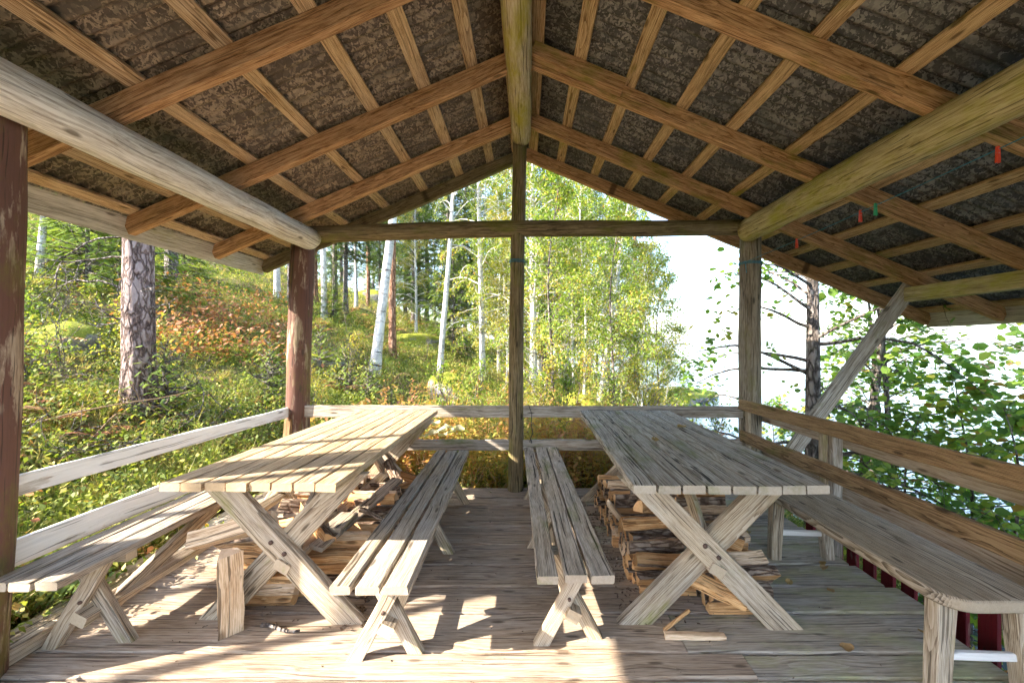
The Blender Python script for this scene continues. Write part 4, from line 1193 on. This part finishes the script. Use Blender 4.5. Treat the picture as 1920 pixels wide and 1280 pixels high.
put('birch2', 'birch_tree', 1122, 757, 8, 'thin white birch leaning lakeward over the grey table', lean=(.17, 0), H=.62, rz=0)
put('pine1', 'pine_tree', 1190, 757, 14, 'tall orange-barked pine rising from the birch leaves near the shore', H=1.0)
put('birchy', 'birch_tree', 935, 700, 5, 'yellowing birch behind the middle post', H=.7)

GC = 'trees along the hill crest'
for (px, py, k, H) in ((545, 575, 'pine2', .8), (566, 560, 'spruce2', .9), (590, 566, 'pine1', .85), (628, 588, 'pine2', .75), (648, 588, 'spruce2', .8), (668, 578, 'tallbirch', .7), (690, 574, 'pine1', .8),
                       (712, 580, 'spruce2', .75), (760, 596, 'spruce1', .8), (785, 604, 'pine1', .75), (520, 560, 'tallbirch', .8)):
    nm = {'p': 'pine_tree', 's': 'spruce_tree', 't': 'birch_tree', 'b': 'birch_tree'}[k[0]]
    kind = nm.split('_')[0]
    put(k, nm, px, py, None, 'distant %s standing in the row along the hill crest' % kind, 'tree', GC + ' ' + kind, H=H)

GB = 'trees of the wood behind the shelter'
for (px, D, k, H) in ((640, 38, 'spruce1', 1.0), (730, 34, 'spruce2', 1.05), (800, 27, 'spruce1', .95), (835, 40, 'birch1', 1.1), (870, 30, 'birchy', 1.0), (905, 24, 'birch2', 1.0), (950, 30, 'spruce1', 1.1), (990, 22, 'birch1', .95),
                      (1020, 17, 'spruce1', .9), (1045, 26, 'spruce2', 1.1), (1075, 30, 'birchy', .95), (1105, 21, 'birch1', .85), (1140, 27, 'pine2', .85), (1165, 19, 'birch2', .75), (1195, 23, 'birchy', .7), (930, 38, 'spruce2', 1.2), (765, 45, 'birch2', 1.2), (580, 46, 'spruce1', 1.1),
                      (700, 52, 'spruce1', 1.3), (860, 55, 'spruce2', 1.4), (1000, 48, 'spruce1', 1.3), (1090, 42, 'spruce1', 1.0), (620, 60, 'birch1', 1.4), (780, 20, 'birchy', .8), (850, 18, 'spruceyoung', 1.3), (905, 13, 'birch2', .95), (1000, 12.5, 'birch1', .9), (1062, 14, 'birch2', .9), (1135, 13.5, 'birch1', .8), (955, 16, 'birchy', 1.0), (1185, 15, 'birch2', .75), (775, 24, 'spruce1', .9), (840, 22, 'spruce1', 1.0), (760, 30, 'birch1', 1.0), (815, 33, 'birchy', 1.1), (690, 40, 'birch2', 1.1), (640, 44, 'birch1', 1.1)):
    nm = {'p': 'pine_tree', 's': 'spruce_tree', 't': 'birch_tree', 'b': 'birch_tree'}[k[0]]
    kind = {'spruce1': 'dark spruce', 'spruce2': 'tall narrow spruce', 'birch1': 'green birch', 'birch2': 'leafy birch', 'birchy': 'yellow-leaved birch', 'pine2': 'grey-barked pine', 'spruceyoung': 'young spruce'}[k]
    put(k, nm, px, 0, None, kind + ' in the wood behind the shelter', 'tree', GB + ', ' + kind, H=H, D=D)

GS = 'young birches behind the back rail'
for (px, D, k, H) in ((1035, 8.5, 'sap1', 1.0), (1095, 9.5, 'sap3', 1.1), (1150, 8.0, 'sap1', .85), (1205, 9.0, 'sap2', .9), (1235, 10.5, 'sap1', .85), (1075, 12, 'sap2', 1.2), (1165, 12.5, 'sap3', 1.15), (1000, 11, 'sap3', 1.1),
                      (950, 13, 'sap2', 1.0), (1120, 15, 'sap1', 1.4), (1215, 14, 'sap3', 1.0), (905, 15, 'sap1', .9), (1050, 16, 'sap3', 1.6), (1250, 12, 'sap2', .55)):
    kind = {'sap1': 'young green birch', 'sap2': 'young yellow birch', 'sap3': 'young slender birch'}[k]
    put(k, 'young_birch', px, 0, None, kind + ' growing thickly between the back rail and the shore', 'tree', GS + ', ' + kind, H=H, D=D)

# lakeside alders
put('alder1', 'alder_tree', 1528, 0, 32, 'thick dark alder trunk behind the diagonal strut', lean=(-.01, 0), D=5.3, rz=2.0)
put('alder2', 'alder_tree', 1606, 0, 19, 'slimmer forked alder next to the thick alder, lakeward of strut', lean=(.05, 0), D=6.0, rz=0)
put('alder2', 'alder_tree', 1690, 0, 16, 'leaning alder beyond the red picket fence', lean=(.10, 0), D=5.6, rz=1.2)
put('alder2', 'alder_tree', 1715, 0, 14, 'thin alder with drooping boughs over the lake railing', lean=(.10, .03), D=6.0, rz=3.0)
put('alder3', 'alder_tree', 1820, 0, 12, 'bushy young alder close outside the lake railing', lean=(.08, -.02), D=4.3, rz=.4, H=.72)
put('alder3', 'alder_tree', 1925, 0, 12, 'bushy young alder beside the bank steps end of railing', lean=(.08, -.02), D=3.7, rz=2.4, H=.7)
put('alder3', 'alder_tree', 1700, 0, 12, 'low young alder rising behind the outer rail boards', lean=(.0, -.02), D=4.3, rz=4.4, H=.55)
put('alder2', 'alder_tree', 1870, 0, 12, 'slender alder at the water edge beyond the bushy young alders', lean=(.05, 0), D=5.0, rz=5.0, H=.62)
put('alder3', 'alder_tree', 1450, 0, 12, 'small alder bush by the water behind the corner post', lean=(.0, -.02), D=7.5, rz=1.4, H=.5)
put('alder1', 'alder_tree', 1640, 0, None, 'far alder at the water edge', D=8.5, rz=.5, H=.8)

# unseen rowan, added out of view so its stems bar the table with shade
rw = empty('shade_bar_rowan', (-5.4, .3, float(ground(-5.4, .3)) - .05)); tag(rw, 'unseen multi-stemmed rowan added out of view to cast bars of shade on the table', 'tree')
rr = np.random.default_rng(5)
for i in range(4):
    a = Acc(); p = np.array([-5.4 + rr.uniform(-.2, .2), .12 + i * .21 + rr.uniform(-.02, .02), float(ground(-5.4, .3)) - .1])
    pts = limb(p, (rr.normal(0, .03), rr.normal(0, .02), 1), 7.5, 10, 0, rr, .012); V, F = tube_vf(pts, np.linspace(.048, .02, 11), 8); a.add(V, F)
    link('stem', a.mesh('stem', M['bark_alder'], True), rw)
lv = rr.normal(0, 1, (2200, 3)) * np.array([1.0, 1.0, .8]) + np.array([-5.4, .3, float(ground(-5.4, .3)) + 8.0])
V, F, a_ = scatter(LEAF, lv, rots(2200, .6), np.full(2200, .10), RNG.uniform(0, 1, 2200))
link('crown', npmesh('crown', V, F, M['leaf_birch_y'], a_), rw)

# young spruces on the slope
put('spruceyoung', 'young_spruce', 165, 0, None, 'bushy young spruce on the slope beyond the thick pine', D=7.6, H=.85)
put('spruceyoung', 'young_spruce', 225, 0, None, 'taller light green young spruce touching the thick pine trunk', D=9.0, H=1.1)
put('spruceyoung', 'young_spruce', 345, 0, None, 'young spruce uphill of the thick pine', D=13, H=.8)
put('spruceyoung', 'young_spruce', 625, 0, None, 'young spruce by the brown corner post on hillside', D=15, H=.55)
for i, (px, py) in enumerate(((505, 745), (648, 742), (655, 690), (310, 790), (690, 760), (520, 520), (600, 700))):
    put('sprucetiny', 'spruce_seedling', px, py, None, 'knee-high spruce seedling among the bilberry on the slope', 'seedling', 'spruce seedlings on the slope', H=random.uniform(.8, 1.2))

# bushes on the slope
rb_ = random.Random(9); GU = 'low bushes scattered over the slope'
for i in range(24):
    px, py = rb_.uniform(40, 940), rb_.uniform(545, 790)
    if py < 640 - (px - 500) * .1 and px < 200: py += 60
    k = rb_.choice(['shrub', 'shrubg', 'bare', 'bare', 'bare'])
    lab = {'shrub': 'low yellow-leaved bush on the grassy slope', 'shrubg': 'low green bush on the grassy slope', 'bare': 'thin nearly bare sapling on the grassy slope'}[k]
    put(k, {'bare': 'bare_sapling'}.get(k, 'low_bush'), px, py, None, lab, 'bush', GU + ' ' + k, H=rb_.uniform(.35, .8))
for (px, D, k) in ((1020, 5.6, 'shrub'), (1090, 6.0, 'shrub'), (1160, 6.3, 'shrubg'), (1240, 6.6, 'shrub'), (1290, 6.5, 'shrubg'), (890, 6.2, 'shrubg'), (840, 5.2, 'shrubg'), (1050, 5.0, 'shrubg'), (1200, 5.4, 'shrub'), (1330, 5.6, 'shrubg')):
    put(k, 'low_bush', px, 0, None, ('low yellow-leaved' if k == 'shrub' else 'low green') + ' bush right behind the back rail', 'bush', 'bushes behind the back rail ' + k, H=.9, D=D)

# ------------------------------------------------------------ rocks
def rock(x, y, sx, sy, sz, seed, label, name='mossy_rock', z=None):
    bm = bmesh.new(); bmesh.ops.create_icosphere(bm, subdivisions=4, radius=1)
    r = random.Random(seed); ph = [r.uniform(0, 6) for _ in range(6)]
    for v in bm.verts:
        c = v.co; k = 1 + .16 * math.sin(c.x * 2.3 + ph[0]) * math.sin(c.y * 2.9 + ph[1]) + .10 * math.sin(c.z * 4 + c.x * 3 + ph[2]) + .05 * math.sin(c.x * 9 + ph[3]) * math.sin(c.y * 8 + ph[4])
        v.co = Vector((c.x * sx, c.y * sy, c.z * sz)) * k
    me = bpy.data.meshes.new(name); bm.to_mesh(me); bm.free(); me.materials.append(M['rock']); smooth(me)
    o = link(name, me); o.location = (x, y, float(ground(x, y)) if z is None else z)
    return tag(o, label, 'rock')
x, y = bearing(590, 8.5); rock(x, y, .55, .45, .32, 1, 'moss-cushioned boulder beside the brown corner post')
x, y = bearing(862, 9.5); rock(x, y, .8, .6, .65, 2, 'big boulder with moss cap behind the slim white birch')
x, y = bearing(770, 17); rock(x, y, 1.4, .9, .45, 3, 'broad mossy boulder uphill of the red pine')
x, y = onground(110, 650); rock(x, y, .45, .4, .28, 4, 'dark moss hummock on the slope near the brown side post')
x, y = onground(690, 545); rock(x, y, 1.5, 1., .6, 6, 'mossy outcrop on the hill crest')
x, y = bearing(1085, 7.2); rock(x, y, .6, .5, .5, 7, 'grey boulder under the young birches by the shore')
for i, (px, D, s) in enumerate(((1262, 24, 1.6), (1290, 25.5, 1.3), (1312, 26, .8))):
    x, y = bearing(px, D); rock(x, y, s * 1.3, s, s * .42, 10 + i, ('long', 'middle', 'smallest outermost')[i] + ' dark shore rock at the water beyond the birches', 'shore_rock', WATER_Z + .05)

# ------------------------------------------------------------ ground cover
def tmpl_clump(n, spread, hmin, hmax, lsz, seed, tilt=.5):
    r = np.random.default_rng(seed)
    p = np.stack([r.normal(0, spread, n), r.normal(0, spread, n), r.uniform(hmin, hmax, n)], -1)
    V, F, _ = scatter(LEAF, p, rots(n, tilt, r), lsz * r.uniform(.7, 1.3, n), np.zeros(n))
    return V, F
def tmpl_tuft(n, h, lean, w, seed):
    r = np.random.default_rng(seed); V = []; F = []
    for i in range(n):
        az = r.uniform(0, 6.283); l = lean * r.uniform(.3, 1.3); hh = h * r.uniform(.55, 1.1); d = np.array([math.cos(az), math.sin(az), 0]); s = np.array([-d[1], d[0], 0]) * w
        b = d * r.uniform(0, .05) * h; k = len(V)
        for t in (0, .5, 1):
            c = b + d * l * hh * t * t + np.array([0, 0, hh * t * (1 - .25 * t * l)]); ww = (1 - t * .9); V += [c - s * ww, c + s * ww]
        F += [(k, k + 1, k + 3, k + 2), (k + 2, k + 3, k + 5, k + 4)]
    return np.array(V), np.array(F)
def tmpl_fern(n, seed):
    r = np.random.default_rng(seed); V = []; F = []
    for i in range(n):
        az = r.uniform(0, 6.283); L = r.uniform(.7, 1.1); d = np.array([math.cos(az), math.sin(az), 0]); s = np.array([-d[1], d[0], 0])
        for j in range(11):
            t = (j + 1) / 12; c = d * L * t + np.array([0, 0, .75 * L * t * (1.25 - t)]); c2 = c + d * L * .07; pl = .30 * L * math.sin(math.pi * min(1, t * .8 + .22)) 
            for q in (-1, 1):
                k = len(V); tip = c + s * q * pl + d * pl * .35 + np.array([0, 0, -.10 * pl - r.uniform(0, .06)])
                V += [c, c2, tip + d * .015, tip]; F.append((k, k + 1, k + 2, k + 3))
    return np.array(V), np.array(F)
def tmpl_weed(seed):
    r = np.random.default_rng(seed); V = []; F = []
    V += [np.array(v, float) for v in ((-.006, 0, 0), (.006, 0, 0), (.05, .03, 1), (.046, .03, 1))]; F.append((0, 1, 2, 3))
    V += [np.array(v, float) for v in ((0, -.006, 0), (0, .006, 0), (.048, .033, 1), (.048, .027, 1))]; F.append((4, 5, 6, 7))
    for j in range(22):
        t = r.uniform(.15, 1); az = r.uniform(0, 6.283); d = np.array([math.cos(az), math.sin(az), r.uniform(-.6, .4)]); s = np.array([-d[1], d[0], 0]) * .022; c = np.array([.05 * t, .03 * t, t]); l = r.uniform(.08, .17); k = len(V)
        V += [c, c + d * l * .45 + s, c + d * l, c + d * l * .45 - s]; F.append((k, k + 1, k + 2, k + 3))
    return np.array(V), np.array(F)

def rotz(n, rng, tilt=.12):
    a = rng.uniform(0, 2 * np.pi, n); R = np.zeros((n, 3, 3)); c, s = np.cos(a), np.sin(a)
    R[:, 0, 0] = c; R[:, 0, 1] = -s; R[:, 1, 0] = s; R[:, 1, 1] = c; R[:, 2, 2] = 1
    tx = rng.normal(0, tilt, n); ty = rng.normal(0, tilt, n); R[:, 0, 2] = tx; R[:, 1, 2] = ty
    return R

def cover(name, label, tmpls, pos, size, var, mat, rng, leafvar=.16, tilt=.12):
    A = Acc(); sel = rng.integers(0, len(tmpls), len(pos))
    for i, tm in enumerate(tmpls):
        m = sel == i
        if not m.any(): continue
        V, F, a = scatter(tm, pos[m], rotz(m.sum(), rng, tilt), size[m], var[m])
        lf = np.repeat(rng.normal(0, leafvar, (len(V) + 3) // 4), 4)[:len(V)]
        A.add(V, F, np.clip(a + lf, 0, 1))
    return tag(link(name, A.mesh(name, mat, False, True)), label, 'undergrowth', kind='stuff')

def field(n, rng, r0=2.45, r1=40, a0=-62, a1=24, power=1.0):
    th = np.radians(rng.uniform(a0, a1, n)); u = rng.uniform(0, 1, n) ** power; r = r0 * (r1 / r0) ** u
    x = r * np.sin(th); y = r * np.cos(th)
    return x, y, r
def clear(x, y, z): return ~((x > -2.36) & (x < 2.12) & (y < 3.95)) & (z > WATER_Z + .12)

rg = np.random.default_rng(101)
def layer(n, a0=-64, a1=24, r1=40, r0=2.45, power=1.0):
    x, y, r = field(n, rg, r0, r1, a0, a1, power); z = ground(x, y); k = clear(x, y, z)
    return x[k], y[k], z[k], r[k]
def patch(x, y, s=1.0, o=0.0): return .5 + .5 * np.sin(x * .8 * s + 1.7 * np.sin(y * .55 * s + o) + o) * np.sin(y * .9 * s + 1.2 * np.sin(x * .6 * s + o * 2))

CL_ = [tmpl_clump(34, .085, .02, .17, .030, 50 + i) for i in range(4)]
x, y, z, r = layer(19000); pv = patch(x, y); keep = rg.random(len(x)) < (.35 + .65 * pv)
x, y, z, r, pv = x[keep], y[keep], z[keep], r[keep], pv[keep]
cover('bilberry_shrubs', 'green bilberry shrubs covering the forest floor', CL_, np.stack([x, y, z - .02], -1), (.75 + .55 * rg.random(len(x))) * (1 + r * .045), np.clip(rg.normal(.42, .14, len(x)) + .2 * (patch(x, y, .5, 2) - .5), 0, 1), M['bilberry'], rg)
HT = [tmpl_tuft(14, .17, .9, .004, 60 + i) for i in range(3)] 
x, y, z, r = layer(9500); pv = patch(x, y, .9, 1.5); keep = rg.random(len(x)) < (.15 + .85 * pv)
x, y, z, r = x[keep], y[keep], z[keep], r[keep]
cover('dry_heath', 'dry straw-coloured heath and twigs over the slope', HT, np.stack([x, y, z - .02], -1), (.6 + .6 * rg.random(len(x))) * (1 + r * .04), np.clip(rg.normal(.5, .2, len(x)), 0, 1), M['heath'], rg, tilt=.3)
GT = [tmpl_tuft(12, .34, .6, .004, 70 + i) for i in range(3)]
x, y, z, r = layer(1700); pv = patch(x, y, 1.1, 3); keep = (rg.random(len(x)) < pv ** 2) | ((x < -2.3) & (x > -2.75))
x, y, z, r = x[keep], y[keep], z[keep], r[keep]
cover('grass', 'long grass tufts on the slope', GT, np.stack([x, y, z - .02], -1), (.5 + .6 * rg.random(len(x))) * (1 + r * .02), np.clip(rg.normal(.45, .2, len(x)), 0, 1), M['grass'], rg)
# short grass and weeds against the sill
n = 1500; x = rg.uniform(-3.1, -2.44, n); y = rg.uniform(.9, 3.9, n)
cover('short_grass', 'short grass along the white side railing', [tmpl_tuft(9, .16, .8, .003, 75)], np.stack([x, y, ground(x, y) - .01], -1), .6 + .7 * rg.random(n), np.clip(rg.normal(.3, .18, n), 0, 1), M['grass'], rg, tilt=.25)
FT = [tmpl_fern(6, 80 + i) for i in range(3)]
x, y, z, r = layer(1500, -60, 10, 30)
hx, hy = zip(*[onground(q, s) for q in range(320, 560, 12) for s in (575, 600, 625, 650, 670)]); hx = np.array(hx) + rg.normal(0, .25, len(hx)); hy = np.array(hy) + rg.normal(0, .25, len(hy))
pv = patch(x, y, .7, 4.2); keep = (rg.random(len(x)) < sstep(.5, .8, pv)) & (x < -2.8) & (r > 5.2)
x, y, z, r = x[keep], y[keep], z[keep], r[keep]
cover('brown_bracken', 'withered red-brown bracken on the slope', FT, np.stack([x, y, z], -1), (.25 + .22 * rg.random(len(x))) * (1 + r * .02), np.clip(rg.normal(.5, .2, len(x)), 0, 1), M['bracken'], rg)
cover('red_brown_shrubs', 'rust-red withered shrubs uphill of the thick pine', CL_, np.stack([hx, hy, ground(hx, hy)], -1), 2.2 + 1.2 * rg.random(len(hx)), np.clip(rg.normal(.5, .2, len(hx)), 0, 1), M['bracken'], rg)
x, y, z, r = layer(700, -55, 14, 30); pv = patch(x, y, .8, .4); keep = rg.random(len(x)) < sstep(.5, .9, pv)
x, y, z, r = x[keep], y[keep], z[keep], r[keep]
cover('green_fern', 'pale green ferns on the slope', FT, np.stack([x, y, z], -1), (.22 + .2 * rg.random(len(x))) * (1 + r * .02), np.clip(rg.normal(.5, .2, len(x)), 0, 1), M['fern'], rg)
# leaf litter
x, y, z, r = layer(9000, -64, 40, 25)
n = len(x); V, F, a = scatter(LEAF, np.stack([x, y, z + .012 + .05 * rg.random(n)], -1), rots(n, .35, rg), (.035 + .03 * rg.random(n)) * (1 + r * .04), np.clip(rg.normal(.5, .28, n), 0, 1))
tag(link('leaf_litter', npmesh('leaf_litter', V, F, M['litter'], a)), 'fallen autumn leaves over the forest floor', 'litter', kind='stuff')
# weeds behind the back rail
WT = [tmpl_weed(90 + i) for i in range(4)]
n = 900; x = rg.uniform(-2.2, 2.6, n); y = 4.02 + rg.exponential(.75, n); z = ground(x, y)
cover('autumn_weeds', 'yellow, green and rust-brown weeds behind the back rail', WT, np.stack([x, y, z], -1), .38 + .42 * rg.random(n), np.clip(.25 + .55 * patch(x, y, 2.6, 1) + rg.normal(0, .15, n), 0, 1), M['weed'], rg, tilt=.25)
n = 500; x = rg.uniform(-2.2, 2.6, n); y = 4.0 + rg.exponential(.7, n); z = ground(x, y)
cover('dry_stems', 'dry brown stalks standing behind the back rail', [tmpl_tuft(7, .7, .35, .003, 95)], np.stack([x, y, z], -1), .5 + .5 * rg.random(n), np.clip(rg.normal(.4, .25, n), 0, 1), M['drystem'], rg, tilt=.35)
# lakeside bank below the deck
n = 1500; x = rg.uniform(2.1, 6.0, n); y = rg.uniform(.5, 7.5, n); z = ground(x, y); k = z > WATER_Z + .1; x, y, z = x[k], y[k], z[k]
cover('bank_plants', 'mixed low plants on the bank between deck and lake', CL_ + HT, np.stack([x, y, z - .02], -1), .9 + .8 * rg.random(len(x)), np.clip(rg.normal(.5, .22, len(x)), 0, 1), M['bilberry'], rg, tilt=.3)
# lichen and moss mats on the slope
def twiggy(p, L, rng, nsub=4):
    a = Acc(); az = rng.uniform(0, 6.283); pts = limb(p, (math.cos(az), math.sin(az), .25), L, 8, .12, rng, .16); V, F = tube_vf(pts, np.linspace(.008, .003, 9), 5); a.add(V, F)
    for j in range(nsub):
        k = rng.integers(2, 8); q = limb(pts[k], unit(pts[k + 1] - pts[k]) + rng.normal(0, .55, 3), L * .4, 5, .0, rng, .2); V, F = tube_vf(q, np.linspace(.004, .0015, 6), 4); a.add(V, F)
    return a
rr = np.random.default_rng(55); rp = random.Random(12)
for i in range(46):
    px, py = rp.uniform(30, 900), rp.uniform(600, 900)
    if px > 520: py = min(py, 770)
    x, y = onground(px, py, 2.3)
    if x > -2.5 and y < 4: continue
    o = link('fallen_twig', twiggy((x, y, float(ground(x, y)) + .10), rp.uniform(.4, 1.1), rr).mesh('fallen_twig', M['drystem'] if i % 2 else M['twig'], True, True))
    tag(o, 'dry bare twig lying on the undergrowth of the slope', 'twig', 'dry twigs lying on the slope')
# tall grass clumps by the rail that stand out
for i, (px, py) in enumerate(((262, 860), (395, 880), (240, 900), (470, 830), (90, 880), (440, 790))):
    x, y = onground(px, py, 2.6)
    V, F = tmpl_tuft(34, .38, .75, .0035, 300 + i)
    o = link('grass_tuft', npmesh('grass_tuft', V, F, M['grass'], np.repeat(rr.uniform(.1, .6, len(V) // 6), 6))); o.location = (x, y, float(ground(x, y)) - .01)
    tag(o, 'tall arching green grass tuft beside the white side rail', 'grass tuft', 'tall grass tufts beside the white rail')
# big pale withered leaves
for i, (x, y) in enumerate(((-2.42, 1.78), (-2.40, 1.90), (-2.46, 1.84), (-2.43, 2.02), (-2.5, 1.72))):
    curled_leaf((x, y, .07 + .03 * (i % 3)), .075, 'pale withered leaf in the grass outside the deck sill', 'pale leaves outside the sill', 60 + i, 'paleleaf')
for i in range(8):
    curled_leaf((-.98 + .06 * (i % 4) + .02 * i, 3.98 + .05 * (i // 4), .45 + .03 * (i % 5)), .11, 'large pale withered leaf behind the back rail by the sunlit table', 'pale leaves behind the back rail', 80 + i, 'paleleaf')

# ------------------------------------------------------------ the air over the lake
def haze_box(x0, x1, y0, y1, z0, z1, dens):
    V = [(x, y, z) for z in (z0, z1) for (x, y) in ((x0, y0), (x1, y0), (x1, y1), (x0, y1))]
    F = [(0, 3, 2, 1), (4, 5, 6, 7), (0, 1, 5, 4), (1, 2, 6, 5), (2, 3, 7, 6), (3, 0, 4, 7)]
    m = bpy.data.materials.new('lake_haze'); m.use_nodes = True; nt = m.node_tree; nt.nodes.clear()
    out = nt.nodes.new('ShaderNodeOutputMaterial'); pv = nt.nodes.new('ShaderNodeVolumePrincipled')
    pv.inputs['Color'].default_value = (.93, .95, 1.0, 1); pv.inputs['Density'].default_value = dens; pv.inputs['Anisotropy'].default_value = .2
    nt.links.new(pv.outputs[0], out.inputs['Volume'])
    return tag(link('haze', pymesh('haze', V, F, m)), 'thin pale haze over lake and wood', 'haze', kind='stuff')
haze_box(-4300, 6300, -3300, 6300, -16, 75, .0003)
